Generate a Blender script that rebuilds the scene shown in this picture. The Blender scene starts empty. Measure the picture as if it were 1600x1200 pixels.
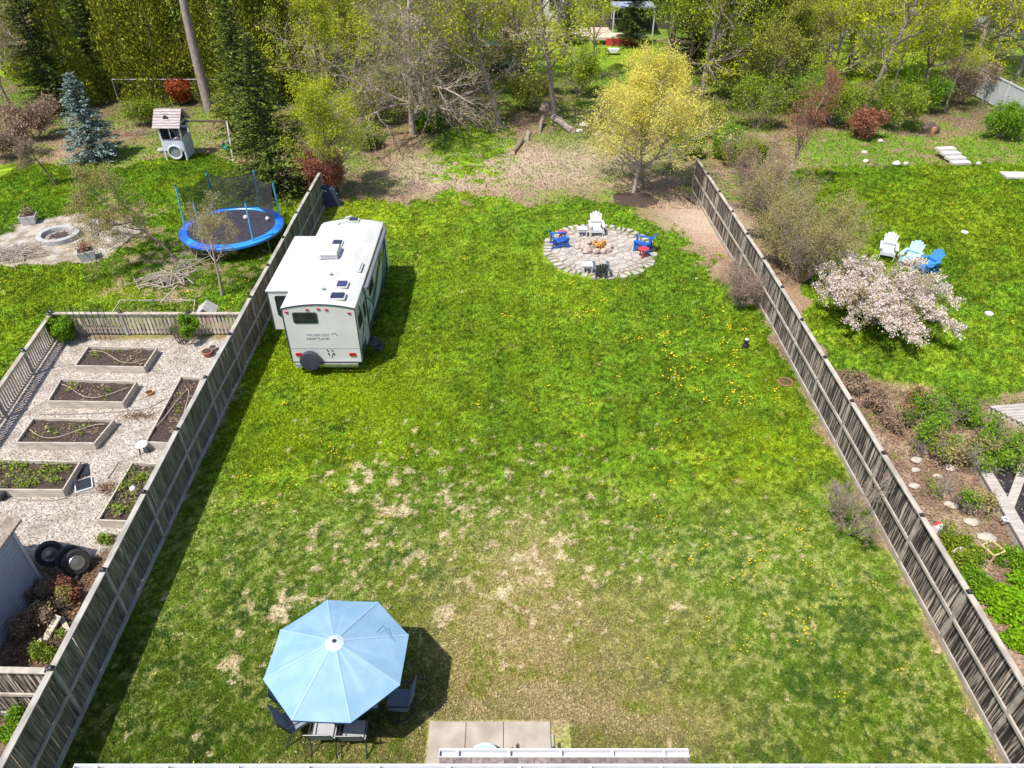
import bpy, math, random
import numpy as np
from mathutils import Vector, Matrix, Quaternion

sc = bpy.context.scene
COL = sc.collection
R = math.radians
random.seed(7)
# ---------------------------------------------------------------- camera, sky, sun, exposure
PITCH = math.atan(855 / 1140)
CAMZ = 16.0
cd = bpy.data.cameras.new('camera')
cam = bpy.data.objects.new('camera', cd)
COL.objects.link(cam)
cam.location = (0, 0, CAMZ)
cam.rotation_euler = (math.pi / 2 - PITCH, 0, 0)
cd.sensor_width = 36
cd.lens = 36 * 1140 / 1600
cd.clip_end = 1500
sc.camera = cam
SUNDIR = Vector((-.37, -.38, 1)).normalized()
w = bpy.data.worlds.new('World'); sc.world = w; w.use_nodes = True
nt = w.node_tree
sky = nt.nodes.new('ShaderNodeTexSky'); sky.sky_type = 'NISHITA'; sky.sun_disc = False
sky.sun_elevation = math.asin(SUNDIR.z); sky.sun_rotation = math.atan2(SUNDIR.x, SUNDIR.y)
bg = nt.nodes['Background']; bg.inputs[1].default_value = 0.14
nt.links.new(sky.outputs[0], bg.inputs[0])
sd_ = bpy.data.lights.new('sun', 'SUN'); sd_.energy = 4.6; sd_.angle = R(.5); sd_.color = (1, .95, .86)
sun = bpy.data.objects.new('sun', sd_); COL.objects.link(sun)
sun.rotation_euler = SUNDIR.to_track_quat('Z', 'Y').to_euler()
sc.view_settings.view_transform = 'Standard'; sc.view_settings.look = 'None'
sc.view_settings.exposure = 0.48; sc.view_settings.gamma = 1
sc.render.engine = 'CYCLES'
sc.cycles.max_bounces = 5; sc.cycles.diffuse_bounces = 2; sc.cycles.glossy_bounces = 2
sc.cycles.transparent_max_bounces = 12; sc.cycles.transmission_bounces = 3
sc.cycles.use_denoising = True

CP, SP = math.cos(PITCH), math.sin(PITCH)
def at(px, py, z=0.0):
    dx, dy, dz = px - 800, 1140 * CP + (600 - py) * SP, -1140 * SP + (600 - py) * CP
    t = (z - CAMZ) / dz
    return Vector((dx * t, dy * t, z))
def A(px, py, z=0.0):
    v = at(px, py, z); return (v.x, v.y)

# ---------------------------------------------------------------- noise + polygons
_rs = np.random.RandomState(11)
_LAT = _rs.rand(256, 256)
def vn(x, y, s, o=0):
    x = x / s + 13.7 * o + 500; y = y / s + 7.3 * o + 500
    xi = np.floor(x).astype(int); yi = np.floor(y).astype(int)
    fx = x - xi; fy = y - yi
    fx = fx * fx * (3 - 2 * fx); fy = fy * fy * (3 - 2 * fy)
    a = _LAT[xi % 256, yi % 256]; b = _LAT[(xi + 1) % 256, yi % 256]
    c = _LAT[xi % 256, (yi + 1) % 256]; d = _LAT[(xi + 1) % 256, (yi + 1) % 256]
    return (a * (1 - fx) + b * fx) * (1 - fy) + (c * (1 - fx) + d * fx) * fy
def fbm(x, y, s, o=0, n=4):
    t = 0; a = 1; tot = 0
    for i in range(n):
        t = t + a * vn(x + .37 * y * (i % 2), y - .29 * x * (i % 2), s / 2 ** i, o + i * 3); tot += a; a *= .6
    return t / tot
def sdist(poly, x, y):
    """signed distance to a polygon, negative inside"""
    P = np.array(poly); Q = np.roll(P, -1, 0)
    best = np.full(x.shape, 1e9); ins = np.zeros(x.shape, bool)
    for (ax, ay), (bx, by) in zip(P, Q):
        ex, ey = bx - ax, by - ay
        t = np.clip(((x - ax) * ex + (y - ay) * ey) / (ex * ex + ey * ey + 1e-9), 0, 1)
        best = np.minimum(best, np.hypot(x - ax - t * ex, y - ay - t * ey))
        c = ((ay > y) != (by > y)) & (x < (bx - ax) * (y - ay) / (by - ay + 1e-12) + ax)
        ins ^= c
    return np.where(ins, -best, best)
def sstep(a, b, v):
    t = np.clip((v - a) / (b - a), 0, 1); return t * t * (3 - 2 * t)
def PP(*pts): return [A(*p) for p in pts]
def blob(x, y, px, py, r, ry=None):
    c = A(px, py); ry = ry or r
    return np.exp(-((x - c[0]) / r) ** 2 - ((y - c[1]) / ry) ** 2)

XL, XR = -10.05, 10.55          # the two long boundary fences
Z_OWN = [(-10.0, 3), (10.6, 3), (10.4, 28)] + PP((1140, 430), (1095, 395), (1050, 345), (960, 318), (900, 306), (800, 312), (700, 296), (640, 306), (570, 300), (520, 330)) + [(-10.05, 33)]
Z_BACKGRASS = PP((640, 285), (655, 215), (720, 185), (800, 185), (835, 240), (790, 262), (800, 300), (700, 292))
Z_LEFT = PP((-350, 700), (-20, 625), (75, 515), (375, 505), (440, 400), (478, 310), (400, 262), (300, 235), (200, 262), (0, 258), (-300, 258))
Z_LEFTWILD = PP((150, 470), (200, 425), (330, 425), (400, 470), (430, 400), (420, 350), (400, 400), (280, 390), (240, 330), (160, 290), (180, 400), (210, 450), (240, 440), (180, 500), (375, 500), (300, 440))
Z_PIT = PP((-60, 420), (-20, 385), (30, 350), (110, 338), (190, 345), (222, 362), (180, 388), (140, 408), (60, 414))
Z_GRAVEL = PP((60, 532), (362, 530), (345, 600), (165, 868), (100, 900), (20, 850), (-400, 900), (-400, 700), (-10, 640))
Z_LSOIL = PP((100, 895), (178, 860), (150, 900), (90, 1040), (-10, 1240), (-200, 1240), (-200, 900), (20, 850))
Z_RIGHT = PP((1225, 268), (1330, 262), (1480, 257), (1700, 256), (2100, 256), (2300, 600), (1600, 618), (1540, 628), (1400, 604), (1320, 600), (1290, 560), (1262, 500), (1250, 400), (1240, 320))
Z_RSOIL = PP((1300, 585), (1400, 602), (1540, 630), (1900, 640), (2100, 1300), (1700, 1300), (1560, 1000), (1440, 800), (1330, 640))
Z_WEEDS = PP((1230, 215), (1330, 200), (1480, 215), (1600, 200), (1800, 205), (1900, 262), (1480, 260), (1330, 262), (1240, 262))
Z_BACKLAWN = PP((760, 108), (830, 62), (1000, 56), (1060, 90), (990, 112))
Z_BACKLAWN2 = PP((1130, 128), (1150, 60), (1480, 58), (1520, 100), (1440, 125))
Z_BACKLAWN3 = PP((-60, 130), (20, 60), (130, 60), (120, 140))
Z_STRIP = PP((1085, 330), (1110, 330), (1250, 540), (1230, 545), (1180, 480), (1120, 415), (1060, 360))

def zones(x, y):
    wx = (fbm(x, y, 1.4, 5) - .5) * 1.3; wy = (fbm(x, y, 1.4, 9) - .5) * 1.3
    sc_ = np.clip(y / 25, .35, 1.6)
    X, Y = x + wx * sc_, y + wy * sc_
    m = {}
    so_ = sdist(Z_OWN, X, Y) + np.where(y > 28, (fbm(x, y, 1.1, 83) - .5) * 2.6, 0); own = 1 - sstep(np.where(y > 28, -2.0, -.9), np.where(y > 28, 1.0, .7), so_)
    own = np.where((x < XL + .03) | (x > XR + .1), 0, own)
    left = (1 - sstep(-.5, .5, sdist(Z_LEFT, X, Y))) * (x < XL - .02)
    right = (1 - sstep(-.4, .4, sdist(Z_RIGHT, X, Y))) * (x > XR)
    bl = 0
    for z in (Z_BACKLAWN, Z_BACKLAWN2, Z_BACKLAWN3): bl = np.maximum(bl, 1 - sstep(-1.5, 1.5, sdist(z, X, Y)))
    bgz = 1 - sstep(-2.6, 1.8, sdist(Z_BACKGRASS, X, Y))
    pit = 1 - sstep(-.15, .25, sdist(Z_PIT, x + wx * .9, y + wy * .9) + (fbm(x, y, .5, 88) - .5) * .8)
    grav = (1 - sstep(-.1, .2, sdist(Z_GRAVEL, x + wx * .3, y + wy * .3))) * (x < XL)
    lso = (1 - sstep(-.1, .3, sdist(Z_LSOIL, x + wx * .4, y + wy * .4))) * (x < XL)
    rso = (1 - sstep(-.3, .4, sdist(Z_RSOIL, X, Y))) * (x > XR)
    weeds = 1 - sstep(-.6, .8, sdist(Z_WEEDS, X, Y))
    left = left * (1 - pit)
    return dict(own=own, left=left, right=right, bl=bl, bgz=bgz, pit=pit, grav=grav, lso=lso, rso=rso, weeds=weeds, X=X, Y=Y)

def mixc(a, b, t): return a * (1 - t[..., None]) + np.array(b) * t[..., None]
def ground(x, y):
    """albedo of what covers the ground, how much of it is living grass, and the zones"""
    m = zones(x, y)
    n1 = fbm(x, y, .45, 1); n2 = fbm(x, y, 2.2, 2); n3 = fbm(x, y, 7, 3, 3); n4 = fbm(x, y, .16, 4, 2)
    # bare ground underneath: leaf litter
    base = np.ones(x.shape + (3,)) * np.array((.30, .20, .13))
    base = mixc(base, (.15, .10, .065), sstep(.46, .66, n2 * .6 + n1 * .4))
    base = mixc(base, (.42, .31, .22), sstep(.5, .72, n1) * .6)
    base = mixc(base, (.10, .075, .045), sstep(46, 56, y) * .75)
    base = mixc(base, (.20, .21, .05), sstep(.45, .6, fbm(x, y, 3.2, 71)) * .6)
    path = blob(x, y, 870, 255, 6.0, 3.5) + blob(x, y, 700, 270, 3, 3) + blob(x, y, 1100, 345, 2.0, 2.5)
    base = mixc(base, (.47, .36, .28), np.clip(path * 1.2, 0, 1) * .75)
    # grass hue
    g = np.ones(x.shape + (3,)) * np.array((.122, .222, .017))
    edge = np.clip(blob(x, y, 560, 640, 2.6, 5) + blob(x, y, 1170, 620, 2.2, 6) + blob(x, y, 620, 330, 4, 3) + blob(x, y, 1150, 800, 2.5, 4) * .7 + blob(x, y, 420, 640, 1.5, 5) * .6 + blob(x, y, 950, 480, 3, 4) * .4 + .34 + .3 * (x > XR) + .35 * (x < XL), 0, 1)
    g = mixc(g, (.235, .310, .016), sstep(.36, .66, n3 * .5 + n1 * .5) * edge)
    g = mixc(g, (.050, .130, .010), sstep(.50, .70, n2 * .4 + n1 * .3 + n4 * .3) * .8)
    g = mixc(g, (.26, .30, .035), sstep(.58, .74, n1) * .4)
    nf = fbm(x, y, .11, 51, 2); g = g * (.55 + .95 * sstep(.25, .75, nf))[..., None]; nm = fbm(x, y, .9, 55, 3); g = g * (.84 + .36 * sstep(.3, .7, nm))[..., None]
    yel = np.clip(blob(x, y, 520, 640, 3.0, 3.5) + blob(x, y, 470, 590, 2.5) * .7 + blob(x, y, 1210, 700, 1.6, 6) * .6 + blob(x, y, 760, 440, 6, 2) * .3, 0, 1)
    g = mixc(g, (.24, .33, .010), yel * sstep(.3, .65, n2))
    # the band of coarser, greyer grass near the house
    near = sstep(18, 12.5, y + (n3 - .5) * 9) * m['own']; cen = np.clip(blob(x, y, 850, 1050, 3.8, 2.6) * 1.2 + blob(x, y, 740, 900, 3.2, 2.4) * .7, .18, 1)
    g = mixc(g, (.150, .245, .030), near * .5)
    g = mixc(g, (.26, .27, .055), near * cen * .75)
    g = mixc(g, (.44, .44, .17), near * sstep(.48, .60, nf * .6 + n1 * .4) * .65)
    g = mixc(g, (.05, .12, .016), near * sstep(.5, .60, n2 * .25 + n1 * .35 + n4 * .4) * .85)
    # mower stripes running away from the house
    st = sstep(.3, .7, np.sin((x + .01 * y) * 2 * math.pi / 1.25 + (n3 - .5) * 1.4) * .5 + .5) * np.clip(blob(x, y, 820, 480, 6.5, 9) * 1.2, 0, 1) * (.55 + .45 * n2)
    g = mixc(g, (.21, .31, .018), st * .5)
    # dead patches
    p = (blob(x, y, 560, 830, 4.2, 3.2) * .42 + blob(x, y, 900, 880, 4.5, 3) * .30 + blob(x, y, 640, 800, 2.0, 1.5) * .5 + blob(x, y, 560, 770, 1.5) * .4 + blob(x, y, 810, 880, 1.2, 1.4) * .8 + blob(x, y, 350, 1040, .8, .6) * 1.3
         + blob(x, y, 420, 960, 1.2, .9) * .6 + blob(x, y, 700, 960, 1.6, 1.1) * .6 + blob(x, y, 520, 880, 1.6, 1.1) * .5 + blob(x, y, 720, 1060, 1.2, 1) * .6
         + blob(x, y, 980, 900, 3, 2.5) * .33 + blob(x, y, 1440, 980, .5, 2) * .6 + blob(x, y, 280, 1150, 1, 1) * .6 + blob(x, y, 1230, 1160, 2, .6) * .4
         + blob(x, y, 1100, 400, .9, 2.2) * .9 + blob(x, y, 740, 690, 3, 1.3) * .33 + blob(x, y, 1180, 1050, 2, 1.5) * .3 + blob(x, y, 600, 700, 3, 1.5) * .25)
    nd = fbm(x, y, .42, 21, 4)
    fld = sstep(-.10, .10, nd - (.83 - .20 * np.clip(p, 0, 1.2))); p2 = np.clip(blob(x, y, 640, 800, 5.5, 4.5) * .75 + blob(x, y, 900, 840, 5, 4) * .6 + blob(x, y, 420, 980, 2.5, 2.5) * .5 + .1, 0, 1); fl2 = sstep(-.02, .05, fbm(x, y, .21, 61, 2) - (.90 - .22 * p2))
    dead = np.maximum(sstep(.50, .78, fld * .62 + nf * .55) * .95, fl2 * .85) * (m['own'] > .3)
    worn = np.clip(blob(x, y, 840, 1090, 2.4, 1.6) * 1.1 + blob(x, y, 780, 980, 1.8, 1.8) * .9 + blob(x, y, 830, 880, 1.2, 1.8) * .6 + blob(x, y, 1060, 1130, 1.6, .7) * .5 + blob(x, y, 600, 1170, 2.0, .5) * .6 + blob(x, y, 1000, 960, 2, 1.2) * .35 + blob(x, y, 1230, 350, 1, 1) * 0, 0, 1) * (m['own'] > .3)
    ow = worn * sstep(.25, .6, n1 * .6 + n4 * .4)
    g = mixc(g, (.42, .35, .15), np.clip(ow, 0, 1))
    dirt = np.clip(blob(x, y, 850, 1095, .8, .5) + blob(x, y, 900, 1105, .8, .4) + blob(x, y, 720, 1112, .8, .35) + blob(x, y, 1000, 1125, 1.2, .3) * .6, 0, 1)
    dirt = sstep(.35, .7, dirt * .8 + n1 * .35) * (m['own'] > .3)
    cover = np.maximum.reduce([m['own'], m['left'], m['right'], m['bl'] * .95, m['bgz'] * .58])
    # lawns thin out into litter
    fray = sstep(.30, .55, cover + (n1 - .5) * .9)
    wild = (1 - sstep(-.4, .6, sdist(Z_LEFTWILD, m['X'], m['Y']))) * m['left']
    fray = fray * (1 - wild * sstep(.45, .6, n1) * .8)
    fray = fray * (1 - sstep(.5, 1.0, np.clip(blob(x, y, 1290, 590, 1.6, 1.0) + blob(x, y, 1400, 606, 2.5, .5), 0, 1)) * .8 * (x > XR))
    fray = fray * (1 - sstep(.5, 1., np.clip(m['own'] * (1 - sstep(-.4, .5, sdist(Z_STRIP, m['X'], m['Y']))) + (n1 - .5), 0, 1)) * .85)
    g = mixc(g, (.30, .38, .03), np.clip(blob(x, y, 200, 460, 2.2, 1) + m['bl'] * .5, 0, 1) * .8)
    woods = sstep(.46, .62, fbm(x, y, 2.6, 31) * .7 + n4 * .3) * (y > 38) * .75 * (1 - .65 * np.clip(path, 0, 1))
    woods = np.maximum(woods, m['weeds'] * sstep(.35, .5, n1) * .95)
    woods = np.maximum(woods, sstep(52, 60, y) * sstep(.35, .6, n2) * .8)
    g = mixc(g, (.15, .25, .025), np.clip(woods - cover, 0, 1))
    amt = np.maximum(fray, woods)
    amt = np.where(m['own'] > .2, amt * (1 - dead * .88) * (1 - dirt * .6), amt)
    amt = amt * (1 - np.clip(ow, 0, 1) * .35)
    deadc = np.ones(x.shape + (3,)) * np.array((.58, .46, .32))
    deadc = mixc(deadc, (.40, .32, .18), sstep(.45, .6, n4))
    base = mixc(base, deadc[...], dead) if False else base * (1 - dead[..., None]) + deadc * dead[..., None]
    ownb = ((m['own'] > .3) & (dead < .4))[..., None]
    base = np.where(ownb, base * (1 - .5) + np.array((.22, .20, .08)) * .5, base)
    base = mixc(base, (.27, .20, .12), dirt * .8)
    c = base * (1 - amt[..., None]) + g * amt[..., None]
    # gravel and soil
    gr = np.ones(x.shape + (3,)) * np.array((.46, .405, .355)); gr = mixc(gr, (.34, .29, .245), sstep(.45, .7, n1)); gr = mixc(gr, (.56, .49, .43), sstep(.55, .7, n4) * .6)
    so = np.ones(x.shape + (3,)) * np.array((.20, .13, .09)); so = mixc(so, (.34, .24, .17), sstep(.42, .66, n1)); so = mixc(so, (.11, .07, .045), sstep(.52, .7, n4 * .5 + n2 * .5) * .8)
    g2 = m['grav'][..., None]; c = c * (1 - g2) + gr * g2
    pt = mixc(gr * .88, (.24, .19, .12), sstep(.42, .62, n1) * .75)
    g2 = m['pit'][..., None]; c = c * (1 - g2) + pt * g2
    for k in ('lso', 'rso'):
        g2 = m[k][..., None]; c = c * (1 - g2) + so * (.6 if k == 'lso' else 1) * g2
    bare = np.maximum.reduce([m['grav'], m['pit'], m['lso'], m['rso']])
    amt = amt * (1 - bare)
    return c, amt, m

# ---------------------------------------------------------------- materials
def newmat(name):
    m = bpy.data.materials.new(name); m.use_nodes = True
    n = m.node_tree; b = n.nodes['Principled BSDF']
    return m, n, b
def ramp(n, a, b_, p0=.35, p1=.65):
    r = n.nodes.new('ShaderNodeValToRGB'); e = r.color_ramp.elements
    e[0].color = (*a, 1); e[1].color = (*b_, 1); e[0].position = p0; e[1].position = p1
    return r
MATS = {}
def mat(name, c1, c2=None, scale=4, rough=.7, bump=0, metal=0, stretch=(1, 1, 1), island=0, p0=.35, p1=.65, detail=5, alpha=1, coat=0, bscale=None):
    if name in MATS: return MATS[name]
    m, n, b = newmat(name); L = n.links
    b.inputs['Roughness'].default_value = rough; b.inputs['Metallic'].default_value = metal
    if coat: b.inputs['Coat Weight'].default_value = coat
    tc = n.nodes.new('ShaderNodeTexCoord'); mp = n.nodes.new('ShaderNodeMapping'); mp.inputs['Scale'].default_value = stretch
    L.new(tc.outputs['Object'], mp.inputs[0])
    no = n.nodes.new('ShaderNodeTexNoise'); no.inputs['Scale'].default_value = scale; no.inputs['Detail'].default_value = detail
    L.new(mp.outputs[0], no.inputs[0])
    r = ramp(n, c1, c2 or tuple(x * .88 for x in c1), p0, p1)
    L.new(no.outputs[0], r.inputs[0])
    out = r.outputs[0]
    if island:
        ge = n.nodes.new('ShaderNodeNewGeometry'); hs = n.nodes.new('ShaderNodeHueSaturation')
        mr = n.nodes.new('ShaderNodeMapRange'); mr.inputs['To Min'].default_value = 1 - island; mr.inputs['To Max'].default_value = 1 + island
        L.new(ge.outputs['Random Per Island'], mr.inputs[0]); L.new(mr.outputs[0], hs.inputs['Value']); L.new(out, hs.inputs['Color']); out = hs.outputs[0]
        ad = n.nodes.new('ShaderNodeVectorMath'); ad.operation = 'ADD'
        cx = n.nodes.new('ShaderNodeCombineXYZ'); ml = n.nodes.new('ShaderNodeMath'); ml.operation = 'MULTIPLY'; ml.inputs[1].default_value = 37
        L.new(ge.outputs['Random Per Island'], ml.inputs[0]); L.new(ml.outputs[0], cx.inputs[0]); L.new(ml.outputs[0], cx.inputs[1])
        L.new(mp.outputs[0], ad.inputs[0]); L.new(cx.outputs[0], ad.inputs[1]); L.new(ad.outputs[0], no.inputs[0])
    L.new(out, b.inputs['Base Color'])
    if bump:
        bp = n.nodes.new('ShaderNodeBump'); bp.inputs['Strength'].default_value = bump; bp.inputs['Distance'].default_value = .02
        if bscale:
            n2 = n.nodes.new('ShaderNodeTexNoise'); n2.inputs['Scale'].default_value = bscale; L.new(tc.outputs['Object'], n2.inputs[0]); L.new(n2.outputs[0], bp.inputs['Height'])
        else: L.new(no.outputs[0], bp.inputs['Height'])
        L.new(bp.outputs[0], b.inputs['Normal'])
    if alpha < 1: b.inputs['Alpha'].default_value = alpha
    MATS[name] = m; return m
def leafmat(name, c1, c2, trans=.35, attr=False, rough=.6):
    if name in MATS: return MATS[name]
    m, n, b = newmat(name); L = n.links
    n.nodes.remove(b)
    out = n.nodes['Material Output']
    if attr:
        src = n.nodes.new('ShaderNodeAttribute'); src.attribute_name = 'Col'; col = src.outputs['Color']
    else:
        ge = n.nodes.new('ShaderNodeNewGeometry'); r = ramp(n, c1, c2, 0, 1); L.new(ge.outputs['Random Per Island'], r.inputs[0]); col = r.outputs[0]
    d = n.nodes.new('ShaderNodeBsdfDiffuse'); t = n.nodes.new('ShaderNodeBsdfTranslucent'); mx = n.nodes.new('ShaderNodeMixShader'); mx.inputs[0].default_value = trans
    L.new(col, d.inputs[0]); L.new(col, t.inputs[0]); L.new(d.outputs[0], mx.inputs[1]); L.new(t.outputs[0], mx.inputs[2])
    L.new(mx.outputs[0], out.inputs[0])
    MATS[name] = m; return m
def groundmat():
    m, n, b = newmat('ground_cover'); L = n.links
    at_ = n.nodes.new('ShaderNodeAttribute'); at_.attribute_name = 'Col'
    tc = n.nodes.new('ShaderNodeTexCoord')
    no = n.nodes.new('ShaderNodeTexNoise'); no.inputs['Scale'].default_value = 14; no.inputs['Detail'].default_value = 8; no.inputs['Roughness'].default_value = .75
    L.new(tc.outputs['Object'], no.inputs[0])
    vo = n.nodes.new('ShaderNodeTexVoronoi'); vo.inputs['Scale'].default_value = 22; L.new(tc.outputs['Object'], vo.inputs[0])
    mr = n.nodes.new('ShaderNodeMapRange'); mr.inputs['From Min'].default_value = .3; mr.inputs['From Max'].default_value = .7; mr.inputs['To Min'].default_value = .5; mr.inputs['To Max'].default_value = 1.5
    L.new(no.outputs[0], mr.inputs[0])
    sp = n.nodes.new('ShaderNodeSeparateColor'); L.new(vo.outputs['Color'], sp.inputs[0])
    mr2 = n.nodes.new('ShaderNodeMapRange'); mr2.inputs['To Min'].default_value = .72; mr2.inputs['To Max'].default_value = 1.28; L.new(sp.outputs[0], mr2.inputs[0])
    mu = n.nodes.new('ShaderNodeMath'); mu.operation = 'MULTIPLY'; L.new(mr.outputs[0], mu.inputs[0]); L.new(mr2.outputs[0], mu.inputs[1])
    vm = n.nodes.new('ShaderNodeVectorMath'); vm.operation = 'SCALE'; L.new(at_.outputs['Color'], vm.inputs[0]); L.new(mu.outputs[0], vm.inputs['Scale'])
    L.new(vm.outputs[0], b.inputs['Base Color']); b.inputs['Roughness'].default_value = .95; b.inputs['Specular IOR Level'].default_value = .1
    bp = n.nodes.new('ShaderNodeBump'); bp.inputs['Strength'].default_value = .8; bp.inputs['Distance'].default_value = .05
    L.new(no.outputs[0], bp.inputs['Height']); L.new(bp.outputs[0], b.inputs['Normal'])
    return m

# ---------------------------------------------------------------- mesh helpers
def npmesh(name, V, F, m, cols=None, parent=None, smooth=False):
    V = np.asarray(V, np.float32); F = np.asarray(F, np.int32); k = F.shape[1]
    me = bpy.data.meshes.new(name); me.vertices.add(len(V)); me.vertices.foreach_set('co', V.ravel())
    me.loops.add(F.size); me.loops.foreach_set('vertex_index', F.ravel())
    me.polygons.add(len(F)); me.polygons.foreach_set('loop_start', np.arange(0, F.size, k, dtype=np.int32)); me.polygons.foreach_set('loop_total', np.full(len(F), k, np.int32))
    if smooth: me.polygons.foreach_set('use_smooth', np.ones(len(F), bool))
    me.update(calc_edges=True)
    if cols is not None:
        ca = me.color_attributes.new('Col', 'FLOAT_COLOR', 'POINT')
        cc = np.ones((len(V), 4), np.float32); cc[:, :3] = cols; ca.data.foreach_set('color', cc.ravel())
    me.materials.append(m)
    o = bpy.data.objects.new(name, me); COL.objects.link(o)
    if parent: o.parent = parent
    return o
def frame(d):
    d = Vector(d).normalized(); u = Vector((0, 0, 1)) if abs(d.z) < .9 else Vector((1, 0, 0))
    a = d.cross(u).normalized(); return a, a.cross(d).normalized()
class MB:
    def __init__(s): s.v = []; s.f = []; s.M = Matrix.Identity(4)
    def add(s, vs, fs):
        k = len(s.v); s.v += [tuple(s.M @ Vector(v)) for v in vs]; s.f += [tuple(i + k for i in f) for f in fs]; return s
    def box(s, c, d, rot=None):
        x, y, z = d[0] / 2, d[1] / 2, d[2] / 2; c = Vector(c)
        vs = [Vector((a * x, b * y, e * z)) for e in (-1, 1) for a, b in ((-1, -1), (1, -1), (1, 1), (-1, 1))]
        if rot is not None:
            if not hasattr(rot, 'to_3x3'): rot = Matrix.Rotation(rot, 3, 'Z')
            vs = [rot @ v for v in vs]
        return s.add([c + v for v in vs], [(3, 2, 1, 0), (4, 5, 6, 7), (0, 1, 5, 4), (1, 2, 6, 5), (2, 3, 7, 6), (3, 0, 4, 7)])
    def b2(s, lo, hi): return s.box([(a + b) / 2 for a, b in zip(lo, hi)], [abs(b - a) for a, b in zip(lo, hi)])
    def beam(s, p, q, w, h, up=(0, 0, 1)):
        p, q = Vector(p), Vector(q); d = (q - p).normalized(); up = Vector(up)
        if abs(d.dot(up)) > .95: up = Vector((0, 1, 0))
        a = d.cross(up).normalized() * w / 2; b = a.cross(d).normalized() * h / 2
        vs = [r + i * a + j * b for r in (p, q) for i, j in ((-1, -1), (1, -1), (1, 1), (-1, 1))]
        return s.add(vs, [(3, 2, 1, 0), (4, 5, 6, 7), (0, 1, 5, 4), (1, 2, 6, 5), (2, 3, 7, 6), (3, 0, 4, 7)])
    def tube(s, p, q, r, r2=None, n=8):
        p, q = Vector(p), Vector(q); r2 = r if r2 is None else r2; a, b = frame(q - p); vs = []
        for c, rr in ((p, r), (q, r2)): vs += [c + (a * math.cos(2 * math.pi * i / n) + b * math.sin(2 * math.pi * i / n)) * rr for i in range(n)]
        return s.add(vs, [(i, (i + 1) % n, n + (i + 1) % n, n + i) for i in range(n)] + [tuple(range(n - 1, -1, -1)), tuple(range(n, 2 * n))])
    def path(s, pts, r, n=6):
        for a, b in zip(pts, pts[1:]): s.tube(a, b, r, n=n)
        return s
    def lathe(s, c, prof, n=16, axis='Z'):
        c = Vector(c); vs = []; fs = []
        for r, h in prof:
            for i in range(n):
                t = 2 * math.pi * i / n; x, y = r * math.cos(t), r * math.sin(t)
                vs.append(c + Vector({'Z': (x, y, h), 'X': (h, x, y), 'Y': (x, h, y)}[axis]))
        for k in range(len(prof) - 1):
            for i in range(n): fs.append((k * n + i, k * n + (i + 1) % n, (k + 1) * n + (i + 1) % n, (k + 1) * n + i))
        fs.append(tuple(range(n - 1, -1, -1))); fs.append(tuple(range((len(prof) - 1) * n, len(prof) * n)))
        return s.add(vs, fs)
    def torus(s, c, R_, r, n=20, m=6, axis='Z', sq=1):
        c = Vector(c); vs = []; fs = []
        for i in range(n):
            t = 2 * math.pi * i / n
            for j in range(m):
                u = 2 * math.pi * j / m; rr = R_ + r * math.cos(u); h = r * math.sin(u) * sq
                x, y = rr * math.cos(t), rr * math.sin(t)
                vs.append(c + Vector({'Z': (x, y, h), 'X': (h, x, y), 'Y': (x, h, y)}[axis]))
        for i in range(n):
            for j in range(m): fs.append((i * m + j, ((i + 1) % n) * m + j, ((i + 1) % n) * m + (j + 1) % m, i * m + (j + 1) % m))
        return s.add(vs, fs)
    def prism(s, poly, z0, z1, axis='Z'):
        n = len(poly)
        mk = {'Z': lambda a, b, h: (a, b, h), 'X': lambda a, b, h: (h, a, b), 'Y': lambda a, b, h: (a, h, b)}[axis]
        vs = [mk(a, b, z0) for a, b in poly] + [mk(a, b, z1) for a, b in poly]
        return s.add(vs, [(i, (i + 1) % n, n + (i + 1) % n, n + i) for i in range(n)] + [tuple(range(n - 1, -1, -1)), tuple(range(n, 2 * n))])
    def rock(s, c, d, seed=0):
        rr = random.Random(seed); c = Vector(c); vs = []; n = 8
        for k, (h, q) in enumerate(((0, .8), (.5, 1), (.85, .75), (1, .35))):
            for i in range(n):
                t = 2 * math.pi * i / n; j = q * (.82 + .36 * rr.random())
                vs.append(c + Vector((d[0] / 2 * j * math.cos(t), d[1] / 2 * j * math.sin(t), d[2] * h * (.9 + .2 * rr.random()))))
        fs = [(k * n + i, k * n + (i + 1) % n, (k + 1) * n + (i + 1) % n, (k + 1) * n + i) for k in range(3) for i in range(n)] + [tuple(range(3 * n, 4 * n)), tuple(range(n - 1, -1, -1))]
        return s.add(vs, fs)
    def build(s, name, m, parent=None, smooth=False, bevel=0):
        me = bpy.data.meshes.new(name); me.from_pydata(s.v, [], s.f); me.materials.append(m)
        if smooth:
            me.polygons.foreach_set('use_smooth', [True] * len(me.polygons)); me.set_sharp_from_angle(angle=R(40))
        me.update(); o = bpy.data.objects.new(name, me); COL.objects.link(o)
        if parent: o.parent = parent
        if bevel:
            bv = o.modifiers.new('bevel', 'BEVEL'); bv.width = bevel; bv.segments = 2; bv.limit_method = 'ANGLE'
        return o
def tag(o, label=None, cat=None, group=None, kind=None):
    if label: o['label'] = label
    if cat: o['category'] = cat
    if group: o['group'] = group
    if kind: o['kind'] = kind
    return o
def thing(name, label, cat, loc=(0, 0, 0), rz=0, group=None, s=1):
    o = bpy.data.objects.new(name, None); COL.objects.link(o); o.location = loc; o.rotation_euler = (0, 0, rz); o.scale = (s, s, s)
    return tag(o, label, cat, group)
KIDS = {}
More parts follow.
